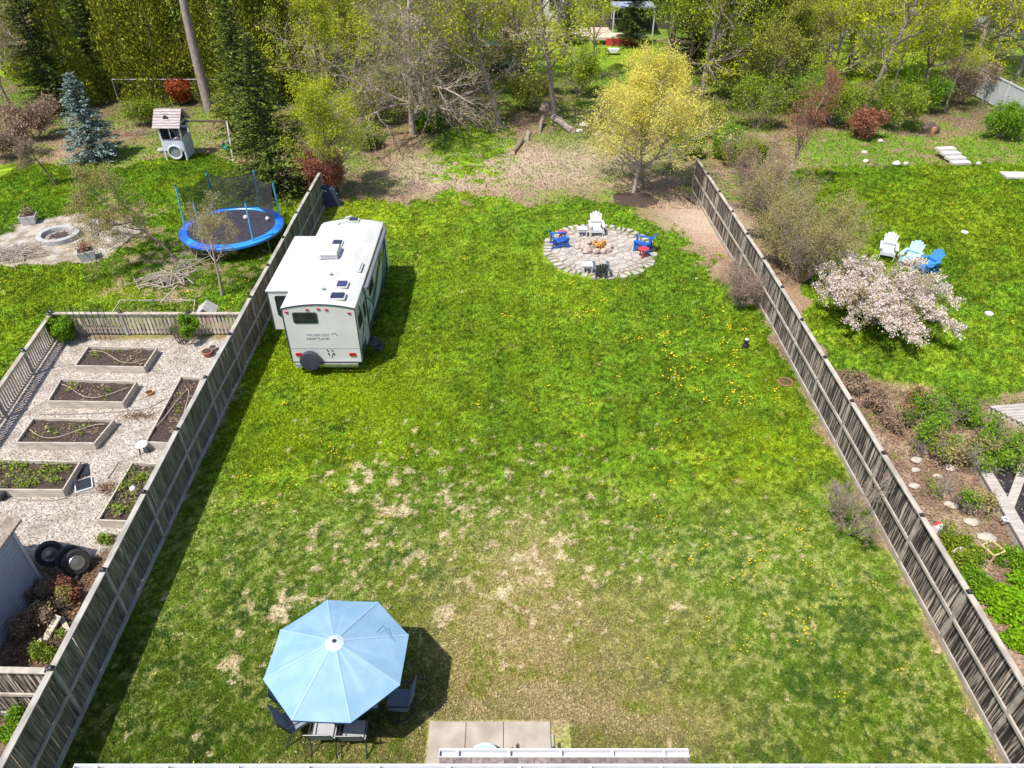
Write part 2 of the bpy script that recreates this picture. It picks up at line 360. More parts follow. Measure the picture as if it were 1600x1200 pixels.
def dup(o, loc, rz=0, label=None, cat=None, group=None, s=1, top=True):
    c = o.copy(); COL.objects.link(c)
    if top:
        c.location = loc; c.rotation_euler = (0, 0, rz); c.scale = (s, s, s) if not isinstance(s, tuple) else s
        if label: c['label'] = label
        if group: c['group'] = group
    for ch in list(o.children):
        d = dup(ch, None, top=False); d.parent = c
    return c

# ---------------------------------------------------------------- the ground sheets
GM = groundmat()
def grid_sheets():
    def make(xs, ys, hole=None, names=True):
        X, Y = np.meshgrid(xs, ys, indexing='ij'); nx, ny = X.shape
        c, amt, m = ground(X, Y)
        Z = np.zeros_like(X)
        Z += (fbm(X, Y, 5, 40) - .5) * .35 * sstep(41, 46, Y) * (Y < 400)
        V = np.stack([X, Y, Z], -1).reshape(-1, 3); C = c.reshape(-1, 3)
        i, j = np.meshgrid(np.arange(nx - 1), np.arange(ny - 1), indexing='ij')
        F = np.stack([i * ny + j, (i + 1) * ny + j, (i + 1) * ny + j + 1, i * ny + j + 1], -1).reshape(-1, 4)
        fc = V[F].mean(1)
        def fm(k): return m[k].reshape(-1)[F].mean(1)
        if not names: return V, C, F, fc, None
        z = np.zeros(len(F), int)
        z[fm('own') > .4] = 1; z[(fm('left') > .4)] = 2; z[(fm('right') > .4)] = 3
        z[fm('pit') > .5] = 4; z[fm('grav') > .5] = 5; z[fm('lso') > .5] = 6; z[fm('rso') > .5] = 7; z[(fm('bl') > .5)] = 8
        return V, C, F, fc, z
    names = ['woodland_floor', 'lawn', 'neighbour_lawn_left', 'neighbour_lawn_right', 'gravel_clearing', 'gravel_yard', 'shed_side_soil', 'garden_soil', 'far_lawn']
    xs = np.arange(-30, 30.01, .14); ys = np.arange(2, 46.01, .14)
    V, C, F, fc, z = make(xs, ys)
    xe, ye0, ye1 = xs[-1], ys[0], ys[-1]
    for k, nme in enumerate(names):
        f = F[z == k]
        if not len(f): continue
        u, inv = np.unique(f, return_inverse=True)
        tag(npmesh(nme, V[u], inv.reshape(f.shape), GM, C[u]), kind='structure')
    # farther, coarser ground
    xs2 = np.concatenate([np.arange(-80, 80.1, .4)]); ys2 = np.arange(ye1, 130, .4)
    V, C, F, fc, z = make(xs2, ys2)
    for k, nme in enumerate(names):
        f = F[z == k]
        if not len(f): continue
        u, inv = np.unique(f, return_inverse=True)
        tag(npmesh(nme if k else 'far_woodland_floor', V[u], inv.reshape(f.shape), GM, C[u]), kind='structure')
    # side strips and apron to the horizon
    for (x0, x1) in ((-80, xs[0]), (xe, 80)):
        V, C, F, fc, z = make(np.linspace(x0, x1, 110), np.linspace(ye0, ye1, 100), names=False)
        tag(npmesh('side_ground', V, F, GM, C), kind='structure')
    V = np.array([(-900, -900, -.6), (900, -900, -.6), (900, 900, -.6), (-900, 900, -.6)]); 
    tag(npmesh('ground', V, [(0, 1, 2, 3)], GM, np.array([(.10, .12, .04)] * 4)), kind='structure')
grid_sheets()

# ---------------------------------------------------------------- grass, litter
rs = np.random.RandomState(3)
GRM = leafmat('grass_blade', None, None, .35, attr=True)
BEDS = []   # rectangles with no grass (filled below where needed)
def blades(name, label, n, xr, yr, sel, h=(.03, .07), wd=(.012, .022), cat='grass', colfn=None, near=1.0, leany=.9):
    x = rs.uniform(*xr, n)
    u = rs.rand(n); y0, y1 = yr
    # more blades near the camera
    y = 1 / ((1 - u) / y0 + u / y1) if near else y0 + u * (y1 - y0)
    c, amt, m = ground(x, y)
    keep = rs.rand(n) < sel(x, y, amt, m)
    x, y, c, amt = x[keep], y[keep], c[keep], amt[keep]; n = len(x)
    far = np.clip(y / 18, .75, 1.4)
    hh = rs.uniform(*h, n) * far; ww = rs.uniform(*wd, n) * far; az = rs.uniform(0, 2 * np.pi, n); ln = rs.uniform(.25, leany, n) * hh
    la = rs.uniform(0, 2 * np.pi, n)
    V = np.zeros((n, 3, 3))
    V[:, 0] = np.stack([x - np.cos(az) * ww, y - np.sin(az) * ww, np.full(n, .0)], -1)
    V[:, 1] = np.stack([x + np.cos(az) * ww, y + np.sin(az) * ww, np.full(n, .0)], -1)
    V[:, 2] = np.stack([x + np.cos(la) * ln, y + np.sin(la) * ln, hh], -1)
    if colfn: c = colfn(x, y, c)
    v = rs.uniform(.62, 1.65, n)[:, None]; c = c * v
    yb = (rs.rand(n) < .12)[:, None]; c = np.where(yb, c * np.array((1.45, 1.2, 1.2)), c)
    V[..., 2] += ((fbm(x, y, 5, 40) - .5) * .35 * sstep(41, 46, y))[:, None]
    o = npmesh(name, V.reshape(-1, 3), np.arange(n * 3).reshape(-1, 3), GRM, np.repeat(c, 3, 0))
    return tag(o, label, cat, kind='stuff')
blades('grass', 'green lawn grass of the big middle yard', 1150000, (-10, 10.5), (6.8, 42), lambda x, y, a, m: np.clip(a, 0.12, 1) * (m['own'] > .25) * (~((x > -1.9) & (x < 1.3) & (y < 8.65))) * (np.hypot((x - 3.95) / 2.55, (y - 31.9) / 2.75) > 1))
blades('grass', 'green grass of the neighbour yard left of the trailer fence', 330000, (-30, -10.15), (19, 46), lambda x, y, a, m: a * (m['left'] > .25), near=0)
blades('grass', 'bright grass of the neighbour yard around the blossom tree', 340000, (10.7, 31), (20, 47), lambda x, y, a, m: a * (m['right'] > .25), near=0)
blades('weeds', 'patchy green weeds and spring plants on the wooded bank', 230000, (-42, 42), (40, 66), lambda x, y, a, m: a * (m['own'] < .4) * (m['left'] < .4) * (m['right'] < .4), h=(.025, .08), wd=(.02, .035), cat='weeds', near=0)
blades('weeds', 'small green weeds and sprouts over the right garden soil', 40000, (10.8, 24), (7, 25), lambda x, y, a, m: m['rso'] * sstep(.50, .60, fbm(x, y, .8, 91)), h=(.03, .09), wd=(.015, .03), cat='weeds', near=0, colfn=lambda x, y, c: c * 0 + np.array((.16, .27, .03)))
blades('far_grass', 'sunlit grass of the yards beyond the trees', 60000, (-60, 60), (60, 95), lambda x, y, a, m: m['bl'], h=(.03, .06), wd=(.03, .06), near=0)
def litter(name, label, n, xr, yr, sel, size, c1, c2, cat, lift=.02):
    x = rs.uniform(*xr, n); y = rs.uniform(*yr, n); c, amt, m = ground(x, y)
    k = rs.rand(n) < sel(x, y, amt, m); x, y = x[k], y[k]; n = len(x)
    s = rs.uniform(*size, n)[:, None]; a = rs.uniform(0, 2 * np.pi, n); tz = rs.uniform(-.5, .5, (n, 2))
    u = np.stack([np.cos(a), np.sin(a), tz[:, 0]], -1) * s; v = np.stack([-np.sin(a), np.cos(a), tz[:, 1]], -1) * s * .6
    p = np.stack([x, y, lift + rs.uniform(0, .04, n) + (fbm(x, y, 5, 40) - .5) * .35 * sstep(41, 46, y)], -1)
    V = np.stack([p - u, p - v, p + u, p + v], 1).reshape(-1, 3)
    t = rs.rand(n)[:, None]; c = np.array(c1) * (1 - t) + np.array(c2) * t
    return tag(npmesh(name, V, np.arange(4 * n).reshape(-1, 4), GRM, np.repeat(c, 4, 0)), label, cat, kind='stuff')
litter('leaf_litter', 'dry brown leaf litter under the trees', 260000, (-40, 42), (37, 66), lambda x, y, a, m: (1 - a) * .6 * (m['pit'] < .5) * (m['own'] < .9), (.025, .07), (.50, .36, .25), (.13, .09, .06), 'leaf litter')
litter('soil_litter', 'dry leaves and bark bits on the right garden bed', 26000, (10.8, 24), (7, 25), lambda x, y, a, m: m['rso'] * .8, (.02, .05), (.5, .35, .24), (.16, .1, .07), 'leaf litter')
litter('garden_litter', 'dead leaves and stems beside the shed', 9000, (-18, -10.2), (8, 13.4), lambda x, y, a, m: m['lso'] * .8, (.02, .06), (.42, .24, .14), (.14, .08, .05), 'leaf litter')
litter('pebbles', 'loose pale pebbles spread over the gravel yard', 60000, (-22, -10.2), (10, 25), lambda x, y, a, m: m['grav'], (.012, .03), (.56, .50, .45), (.26, .22, .19), 'gravel', lift=.0)
litter('dry_grass_thatch', 'straw coloured dead grass lying in the lawn', 110000, (-10, 10.5), (7, 42), lambda x, y, a, m: (m['own'] > .2) * np.clip(1.0 - a, .012, 1) * .9 * (~((x > -1.9) & (x < 1.3) & (y < 8.65))), (.015, .035), (.70, .55, .38), (.40, .31, .14), 'dead grass', lift=.025)
# dandelions
def dandelions():
    P = []
    spec = [(1040, 690, 2.0, 3.2, 230), (1180, 620, 1.2, 3, 90), (1230, 880, 1.4, 1.2, 110), (1120, 860, 1.8, 1.6, 110), (450, 760, 1.1, 1.5, 60), (540, 700, 2.5, 1.5, 60), (1330, 960, 1, 1.5, 50),
            (980, 520, 2, 1.6, 50), (1110, 560, 1.3, 2, 60), (800, 620, 6, 8, 70), (560, 830, 1.5, 1, 30), (60, 440, 3, 2, 60), (380, 470, 1, 1.5, 110), (1450, 320, 5, 3, 90), (1500, 560, 3, 2, 40), (420, 1080, .8, 1, 5)]
    for px, py, sx, sy, n in spec:
        c = A(px, py)
        # dandelions come in small clumps
        for _ in range(max(2, n // 5)):
            cx, cy = rs.normal(c[0], sx), rs.normal(c[1], sy)
            for __ in range(rs.randint(2, 8)): P.append((cx + rs.normal(0, .12), cy + rs.normal(0, .12)))
    P = np.array([p for p in P if (-9.7 < p[0] < 10.3 and 7.5 < p[1] < 38) or (p[0] < -10.4 and p[1] > 26) or (p[0] > 12 and 25 < p[1] < 41)])
    n = len(P); V = []; F = []
    for i, (x, y) in enumerate(P):
        r = rs.uniform(.012, .022) * (1 if y < 20 else 1.6); z = rs.uniform(.05, .09); k = len(V)
        V += [(x + r * math.cos(t), y + r * math.sin(t), z) for t in np.linspace(0, 2 * math.pi, 7)[:6]] + [(x, y, z + r * .5)]
        F += [(k + j, k + (j + 1) % 6, k + 6) for j in range(6)]
    tag(npmesh('dandelions', V, F, mat('dandelion_yellow', (.85, .62, .02), (.8, .5, .02), rough=.8)), 'yellow dandelion heads dotted over the lawns', 'dandelions', kind='stuff')
dandelions()

# ---------------------------------------------------------------- trees and shrubs
def tubes_np(segs, sides):
    S = np.array(segs); p, q, r0, r1 = S[:, :3], S[:, 3:6], S[:, 6], S[:, 7]
    d = q - p; d /= np.linalg.norm(d, axis=1, keepdims=True) + 1e-9
    u = np.where(np.abs(d[:, 2:3]) < .9, np.array([[0, 0, 1.]]), np.array([[1., 0, 0]]))
    a = np.cross(d, u); a /= np.linalg.norm(a, axis=1, keepdims=True) + 1e-9; b = np.cross(a, d)
    n = len(S); V = np.zeros((n, 2, sides, 3))
    for i in range(sides):
        t = 2 * math.pi * i / sides; o = a * math.cos(t) + b * math.sin(t)
        V[:, 0, i] = p + o * r0[:, None]; V[:, 1, i] = q + o * r1[:, None]
    base = (np.arange(n) * 2 * sides)[:, None]; F = []
    for i in range(sides): F.append(np.concatenate([base + i, base + (i + 1) % sides, base + sides + (i + 1) % sides, base + sides + i], 1))
    return V.reshape(-1, 3), np.stack(F, 1).reshape(-1, 4)
def wood(name, segs, m, parent):
    S = sorted(segs, key=lambda s: -s[6]); big = [s for s in S if s[6] > .02]; sm = [s for s in S if s[6] <= .02]
    V = np.zeros((0, 3)); F = np.zeros((0, 4), int)
    for ss, k in ((big, 7), (sm, 3)):
        if ss:
            v, f = tubes_np(ss, k); F = np.concatenate([F, f + len(V)]); V = np.concatenate([V, v])
    return npmesh(name, V, F, m, parent=parent, smooth=True)
def skeleton(seed, h, r, levels=3, kids=(2, 1.6, 1.5), ratio=(.5, .5, .45), ang=(55, 45, 40), up=(.02, .10, .06), wig=(.06, .13, .18), steps=(9, 5, 4, 3), start=.25, lean=(0, 0), taper=.25, stems=1, spread=.3, top=1):
    rr = random.Random(seed); segs = []; tips = []
    def grow(p, d, L, r, lv):
        n = steps[lv]; sl = L / n
        for i in range(n):
            w_ = wig[min(lv, len(wig) - 1)]
            d = (d + Vector((rr.gauss(0, w_), rr.gauss(0, w_), rr.gauss(0, w_) + up[min(lv, len(up) - 1)]))).normalized()
            q = p + d * sl; ra = r * (1 - (1 - taper) * i / n); rb = r * (1 - (1 - taper) * (i + 1) / n)
            segs.append((*p, *q, ra, rb))
            t = (i + 1) / n
            if lv < levels and t >= (start if lv == 0 else .2):
                k = kids[lv]; k = int(k) + (rr.random() < k - int(k))
                for _ in range(k):
                    a, b = frame(d); th = rr.uniform(0, 2 * math.pi); an = R(ang[lv] * rr.uniform(.7, 1.25))
                    nd = d * math.cos(an) + (a * math.cos(th) + b * math.sin(th)) * math.sin(an)
                    sh = (1.15 - .75 * t) if lv == 0 else (1.1 - .5 * t)
                    grow(q, nd, L * ratio[lv] * sh * rr.uniform(.75, 1.2), max(rb * .55, .004), lv + 1)
            if lv >= levels - 1 and (lv == levels or t > .5): tips.append((*q, *d))
            p = q
        if lv < levels - 0 and lv > 0: tips.append((*p, *d))
    for s in range(stems):
        th = rr.uniform(0, 2 * math.pi) + s * 2.4; sp = spread * rr.uniform(.5, 1.2) if stems > 1 else 0
        d = Vector((math.cos(th) * sp + lean[0], math.sin(th) * sp + lean[1], 1)).normalized()
        o = Vector((math.cos(th) * .1, math.sin(th) * .1, -.05)) if stems > 1 else Vector((0, 0, -.1))
        grow(o, d, h * (rr.uniform(.75, 1.05) if stems > 1 else 1), r, 0)
    return segs, tips
def leaves(name, tips, per, sig, size, m, parent, seed=1, thin=.55, flat=0, clump=0):
    r = np.random.RandomState(seed); T = np.array(tips)[:, :3]
    if clump:
        q = vn(T[:, 0] + T[:, 2] * .6, T[:, 1] - T[:, 2] * .5, clump, seed); T = T[q > .40] if (q > .40).sum() > 5 else T; per = per * 1.35
    n = int(len(T) * per); idx = r.randint(0, len(T), n); c = T[idx] + r.normal(0, sig, (n, 3))
    c[:, 2] = np.maximum(c[:, 2], .03)
    u = r.normal(0, 1, (n, 3)); u[:, 2] *= (1 - flat); u /= np.linalg.norm(u, axis=1, keepdims=True)
    v = np.cross(u, r.normal(0, 1, (n, 3))); v /= np.linalg.norm(v, axis=1, keepdims=True)
    s = r.uniform(*size, n)[:, None]
    V = np.stack([c - u * s, c - v * s * thin, c + u * s, c + v * s * thin], 1).reshape(-1, 3)
    return npmesh(name, V, np.arange(4 * n).reshape(-1, 4), m, parent=parent)
BARK = mat('bark', (.30, .23, .18), (.15, .11, .085), scale=6, stretch=(4, 4, .6), rough=.95, bump=.6)
BARKG = mat('grey_bark', (.36, .30, .26), (.20, .16, .14), scale=6, stretch=(4, 4, .6), rough=.95, bump=.6)
BARKD = mat('dark_bark', (.14, .10, .08), (.07, .05, .04), scale=6, stretch=(4, 4, .6), rough=.95, bump=.6)
TWIG = mat('twig', (.42, .34, .29), (.26, .20, .17), scale=3, rough=.9)
TWIGD = mat('dark_twig', (.20, .15, .12), (.11, .08, .065), scale=3, rough=.9)
REDTW = mat('red_twig', (.30, .07, .05), (.16, .04, .03), scale=3, rough=.9)
def tree(name, label, cat, loc, sk, per, sig, size, lm, bark, group=None, seed=1, thin=.55, rz=0, s=1, leafname='crown', clump=0):
    t = thing(name, label, cat, loc, rz, group, s)
    segs, tips = sk
    wood('trunk' if cat == 'tree' else 'branches', segs, bark, t)
    if per: leaves(leafname, tips, per, sig, size, lm, t, seed, thin, clump=clump)
    return t
YG = leafmat('leaf_yellow_green', (.62, .62, .05), (.24, .34, .03), .45)
YG2 = leafmat('leaf_lime', (.72, .72, .03), (.36, .46, .02), .45)
MG = leafmat('leaf_mid_green', (.36, .44, .04), (.10, .17, .02), .35)
YEL = leafmat('leaf_maple_yellow', (.90, .78, .20), (.66, .60, .10), .45)
OLV = leafmat('leaf_olive', (.50, .50, .09), (.17, .21, .04), .4)
CED = leafmat('cedar_spray', (.46, .47, .05), (.03, .055, .01), .2)
SPR = leafmat('spruce_green', (.22, .28, .05), (.03, .055, .012), .1)
SPRD = leafmat('spruce_dark', (.14, .19, .04), (.03, .05, .012), .1)
BLU = leafmat('spruce_blue', (.33, .42, .38), (.10, .17, .15), .1)
PINKB = leafmat('blossom_pink', (.94, .86, .81), (.74, .58, .53), .45)
REDL = leafmat('bud_red', (.45, .20, .13), (.22, .08, .05), .3)
BUD = leafmat('bud_tan', (.46, .40, .16), (.28, .24, .08), .3)
FRG = leafmat('fresh_green', (.26, .42, .03), (.10, .22, .02), .35)
BRT = leafmat('bright_green', (.30, .50, .02), (.15, .34, .015), .35)
GRY = leafmat('dead_leaf', (.42, .30, .21), (.20, .13, .09), .2)

def P3(px, py, z=0): return tuple(at(px, py, z))
# --- the round yellow tree at the end of the lawn
_sk = skeleton(15, 6.9, .13, levels=3, kids=(3.4, 2.6, 2.4), ratio=(.60, .46, .45), ang=(60, 44, 42), up=(.05, .11, .06), wig=(.03, .10, .14), steps=(11, 7, 4, 3), start=.16)
tree('maple_tree', 'round tree with pale yellow spring leaves in a mulch ring behind the fire pit', 'tree', P3(990, 302), _sk, 2.9, .15, (.025, .055), YEL, TWIG, seed=5).scale = (1.06, 1.06, .86)
# --- neighbour's blossom tree
def blossom():
    t = thing('blossom_tree', 'low spreading tree covered in pale pink blossom right of the long fence', 'tree', P3(1352, 506)); t.scale = (1.0, 1.25, .98)
    rr = random.Random(9); segs = []; tips = []
    T = []
    for k in range(4): segs.append((0.03 * k, 0, -.1, .25 * math.cos(k * 1.6), .2 * math.sin(k * 1.6), .7, .09, .07))
    for k in range(38):
        th = 2 * math.pi * (k + rr.random() * .7) / 38 * 2; rad = rr.uniform(.55, 1.0); rx, ry = 2.95 * rad, 2.3 * rad; top = rr.uniform(.5, 2.0) * (1.15 - .35 * rad)
        p = Vector((.2 * math.cos(th), .2 * math.sin(th), .6)); ex, ey = rx * math.cos(th) + .35, ry * math.sin(th); N = 9; r0 = .045
        for q_ in range(N):
            u = (q_ + 1) / N; q = Vector((ex * u, ey * u, .6 + (top + .35) * math.sin(min(u * 1.9, 2.35)) * .95 - .9 * max(u - .55, 0))) + Vector((rr.gauss(0, .05), rr.gauss(0, .05), rr.gauss(0, .05)))
            segs.append((*p, *q, r0 * (1.1 - u) + .006, r0 * (1 - u) + .005))
            if u > .3:
                for _ in range(4):
                    d = Vector((rr.gauss(0, 1) + .5 * math.cos(th), rr.gauss(0, 1) + .5 * math.sin(th), rr.gauss(.25, .6))).normalized(); L = rr.uniform(.25, .65) * (1.2 - .4 * u)
                    a = q
                    for st_ in range(4):
                        b = a + (d + Vector((rr.gauss(0, .2), rr.gauss(0, .2), rr.gauss(-.03, .2)))).normalized() * L / 4; segs.append((*a, *b, .008, .005)); T.append((*b, 0, 0, 1)); a = b
            p = q
    wood('trunk', segs, BARKG, t)
    leaves('crown', T, 8.5, .06, (.02, .042), PINKB, t, 4, thin=.85, clump=.55)
    leaves('young_leaves', T, 2.2, .08, (.025, .045), BUD, t, 6)
    return t
blossom()
# --- archetypes for the wood behind
ARC = {}
def arche(key, fn): ARC[key] = fn
def sk_tall(seed, lean=(0, 0), h=12, start=.3, up=.10): return skeleton(seed, h, .2, levels=3, kids=(2.2, 2.1, 1.8), ratio=(.52, .5, .46), ang=(60, 46, 42), up=(.01, up * .7, .03), wig=(.04, .13, .17), steps=(11, 6, 4, 3), start=start, lean=lean)
TREES = [
 # kind, px, py, scale, rz, label
 ('yh', 595, 170, 1.0, 0, 'tall yellow green tree behind the bare twiggy tree'),
 ('yg', 700, 165, .9, 1.5, 'leafy yellow green tree left of the twin grey trunks'),
 ('lean', 782, 197, 1.0, 0, 'grey trunk leaning left beside the weedy grass patch'),
 ('lean', 868, 187, .95, .8, 'crooked brown trunk rising over the fallen log'),
 ('yh', 640, 110, 1.0, 2.2, 'yellow green tree in front of the far pale building'),
 ('thin', 925, 125, .8, 2, 'slim straight tree at the edge of the far sunny lawn'),
 ('tall', 1046, 84, 1.15, 3, 'tall thick grey trunk behind the round yellow tree'),
 ('yg', 1096, 150, 1.05, 4, 'dark trunk with green yellow leaves right of the round yellow tree'),
 ('mg', 1165, 150, .9, 1, 'green bushy tree between two dark trunks'),
 ('lime', 1225, 130, .95, 5, 'lime leaved tree behind the red budded sapling'),
 ('tall', 1283, 140, .9, .5, 'dark straight trunk on the right wooded bank'),
 ('lean2', 1348, 178, .95, 0, 'forked trunk leaning right on the wooded bank'),
 ('thin', 1392, 150, .7, 1, 'thin bare stems beside the forked leaning trunk'),
 ('lime', 1440, 140, 1.0, 2, 'bright lime tree near the white panel fence'),
 ('lime', 1520, 105, 1.1, 3, 'largest bright lime tree at the far end of the white fence'),
 ('lime', 1590, 120, 1.0, 4, 'lime tree on the right side of the white fence'),
 ('yh', 1330, 95, 1.0, 2.6, 'yellow green tree behind the wire fence with white rails beyond'),
 ('thin', 1475, 175, .6, 4, 'small half bare tree above the stone garden steps'),
 ('tall', 328, 172, 1.2, 0, 'tall leafless trunk rising beside the wooden playhouse'),
 ('twig', 85, 150, .9, 1, 'bare grey branched tree behind the blue spruce'),
 ('twig', 25, 190, .7, 3, 'bare grey tree at the left edge'),
 ('yg', 30, 120, .9, 5, 'yellow green tree in the far left corner'),
 ('mg', 150, 120, 1.0, 2, 'dark green tree behind the bare grey branches'),
 ('twig2', 645, 212, 1.0, 0, 'big bare tree with long drooping grey twigs behind the trailer'),
 ('yh', 470, 150, .95, 3, 'yellow green tree rising behind the dark spruce'),
 ('twig', 560, 140, 1.0, 4, 'half bare brown tree between the leafy ones'),
 ('yg', 745, 120, .9, 5.2, 'yellow green tree shading the dark garden enclosure'),
 ('olive', 1130, 90, 1.0, 1, 'brownish olive tree in front of the far grey house'),
 ('olive', 1190, 175, .75, 3, 'shorter olive tree behind the hedge bushes'),
 ('yh', 1400, 80, 1.0, .3, 'yellow green tree against the far house on the right'),
 ('twig', 1230, 80, 1.0, 2, 'bare pale twigged tree before the far grey roof'),
 ('twig', 1560, 70, .9, 2.4, 'bare tree behind the white fence'),
 ('spruce', 985, 72, .8, 0, 'dark evergreen beside the far house porch'),
 ('spruce', 885, 70, .7, 2, 'dark evergreen left of the slim straight tree at the far lawn'),
 ('spruce', 1085, 100, .95, 1, 'dark evergreen just behind and right of the round yellow tree'),
 ('spruce', 90, 175, 1.0, 1, 'tall dark evergreen left of the blue spruce'),
 ('spruce', 180, 140, 1.1, 2, 'tall dark evergreen between the blue spruce and the playhouse'),
 ('twig', 700, 75, .8, .9, 'pale twiggy tree near the far pale building'),
 ('yh', 520, 185, 0.8, 1.2, 'yellow green tree just behind the young lime tree'),
 ('olive', 560, 95, 1, 2.2, 'olive tree left of the far cream building'),
 ('mg', 500, 110, 1, 0.4, 'green tree behind the dark spruce and the yellow green trees'),
 ('yg', 640, 70, 1, 3.4, 'yellow green tree hiding the corner of the cream building'),
 ('olive', 725, 150, 0.8, 4.4, 'olive tree beside the twin grey trunks'),
 ('olive', 810, 150, 0.7, 0.7, 'olive tree between the two leaning grey trunks'),
 ('mg', 1075, 120, 0.9, 2.4, 'green tree between the tall thick trunk and the dark trunk'),
 ('yh', 1140, 120, 1, 1.9, 'yellow green tree above the fence corner'),
 ('olive', 1240, 165, 0.8, 5, 'olive tree behind the red budded tree'),
 ('yg', 1290, 170, 0.75, 2.9, 'yellow green tree at the foot of the dark straight trunk'),
 ('mg', 1320, 120, 0.7, 4, 'green tree below the far white bench'),
 ('yh', 1380, 125, 0.9, 0.9, 'yellow green tree right of the forked trunk'),
 ('lime', 1480, 75, 1.1, 1, 'lime tree farther back left of the white fence'),
 ('lime', 1555, 60, 1, 5.5, 'lime tree farthest back beyond the white fence'),
 ('yg', 1190, 70, 1, 4.9, 'yellow green tree before the far grey house'),
 ('yh', 1260, 50, 1, 0.2, 'yellow green tree at the top edge right of centre'),
 ('olive', 1440, 50, 1, 2, 'olive tree at the top edge before the far white house'),
 ('yg', 600, 50, 1.1, 2, 'yellow green tree at the top edge left of centre'),
 ('mg', 20, 60, 1, 3, 'green tree at the top left corner'),
 ('olive', 110, 75, 1, 1, 'olive tree above the blue spruce at the top edge'),
 ('yh', 460, 60, 1.1, 5, 'yellow green tree at the top edge behind the cedars'),
]
_made = {}
def mk(kind, label, loc, rz, s):
    g = 'trees in the wood behind the yards'
    if kind in _made: return dup(_made[kind], loc, rz, label, group=g, s=(s * (1.05 + .12 * math.sin(loc[0])), s * (1.05 + .12 * math.cos(loc[0] * 2)), s * (1 + .1 * math.sin(loc[0] * 3))))
    if kind == 'yg': t = tree('leafy_tree', label, 'tree', loc, sk_tall(31, start=.16), 4.2, .2, (.045, .10), YG, TWIG, g, 2, clump=1.1)
    elif kind == 'yh': t = tree('leafy_tree', label, 'tree', loc, sk_tall(131, h=11, start=.22, up=.14), 3.4, .18, (.045, .10), YG, TWIG, g, 22, clump=.9)
    elif kind == 'mg': t = tree('leafy_tree', label, 'tree', loc, sk_tall(32, h=10, start=.10), 4.5, .24, (.05, .12), MG, BARKD, g, 3)
    elif kind == 'lime': t = tree('leafy_tree', label, 'tree', loc, sk_tall(33, h=10, start=.12), 3.6, .22, (.05, .11), YG2, BARKG, g, 4, clump=1)
    elif kind == 'olive': t = tree('leafy_tree', label, 'tree', loc, sk_tall(34, h=10, start=.12), 3.2, .2, (.05, .10), OLV, BARK, g, 5, clump=1)
    elif kind == 'lean': t = tree('leaning_tree', label, 'tree', loc, sk_tall(35, lean=(-.28, 0), h=11, start=.3), 2.4, .2, (.05, .10), YG, BARKG, g, 6, clump=1)
    elif kind == 'lean2': t = tree('leaning_tree', label, 'tree', loc, sk_tall(36, lean=(.12, 0), h=11, start=.3), 2.4, .2, (.05, .10), YG2, BARKG, g, 7, clump=1)
    elif kind == 'thin': t = tree('slim_tree', label, 'tree', loc, skeleton(37, 10, .12, levels=3, kids=(1.6, 1.6, 1.5), ratio=(.36, .5, .45), ang=(45, 40, 40), steps=(10, 5, 4, 3), start=.3), 2.4, .2, (.05, .1), YG, BARKG, g, 8)
    elif kind == 'tall': t = tree('tall_tree', label, 'tree', loc, skeleton(38, 15, .3, levels=3, kids=(1.3, 1.7, 1.6), ratio=(.33, .5, .45), ang=(65, 45, 40), up=(0, .02, .02), wig=(.02, .14, .18), steps=(12, 6, 4, 3), start=.45), .8, .2, (.05, .1), OLV, BARKG, g, 9)
    elif kind == 'twig': t = tree('bare_tree', label, 'tree', loc, skeleton(39, 10, .17, levels=3, kids=(2.2, 2.6, 2.4), ratio=(.45, .55, .5), ang=(55, 42, 38), steps=(9, 6, 5, 3), start=.18), .8, .2, (.04, .08), BUD, TWIG, g, 10)
    elif kind == 'twig2': t = tree('bare_tree', label, 'tree', loc, skeleton(40, 11, .22, levels=3, kids=(3, 2.6, 2.4), ratio=(.55, .5, .5), ang=(75, 42, 38), up=(.0, -.035, -.02), steps=(10, 8, 5, 3), start=.08), .45, .2, (.04, .08), BUD, TWIG, g, 11)
    elif kind == 'spruce': t = spruce('spruce_tree', label, loc, 9, 2.4, SPRD, 77, g)
    if s != 1: t.scale = (s, s, s)
    t.rotation_euler = (0, 0, rz); _made[kind] = t; return t
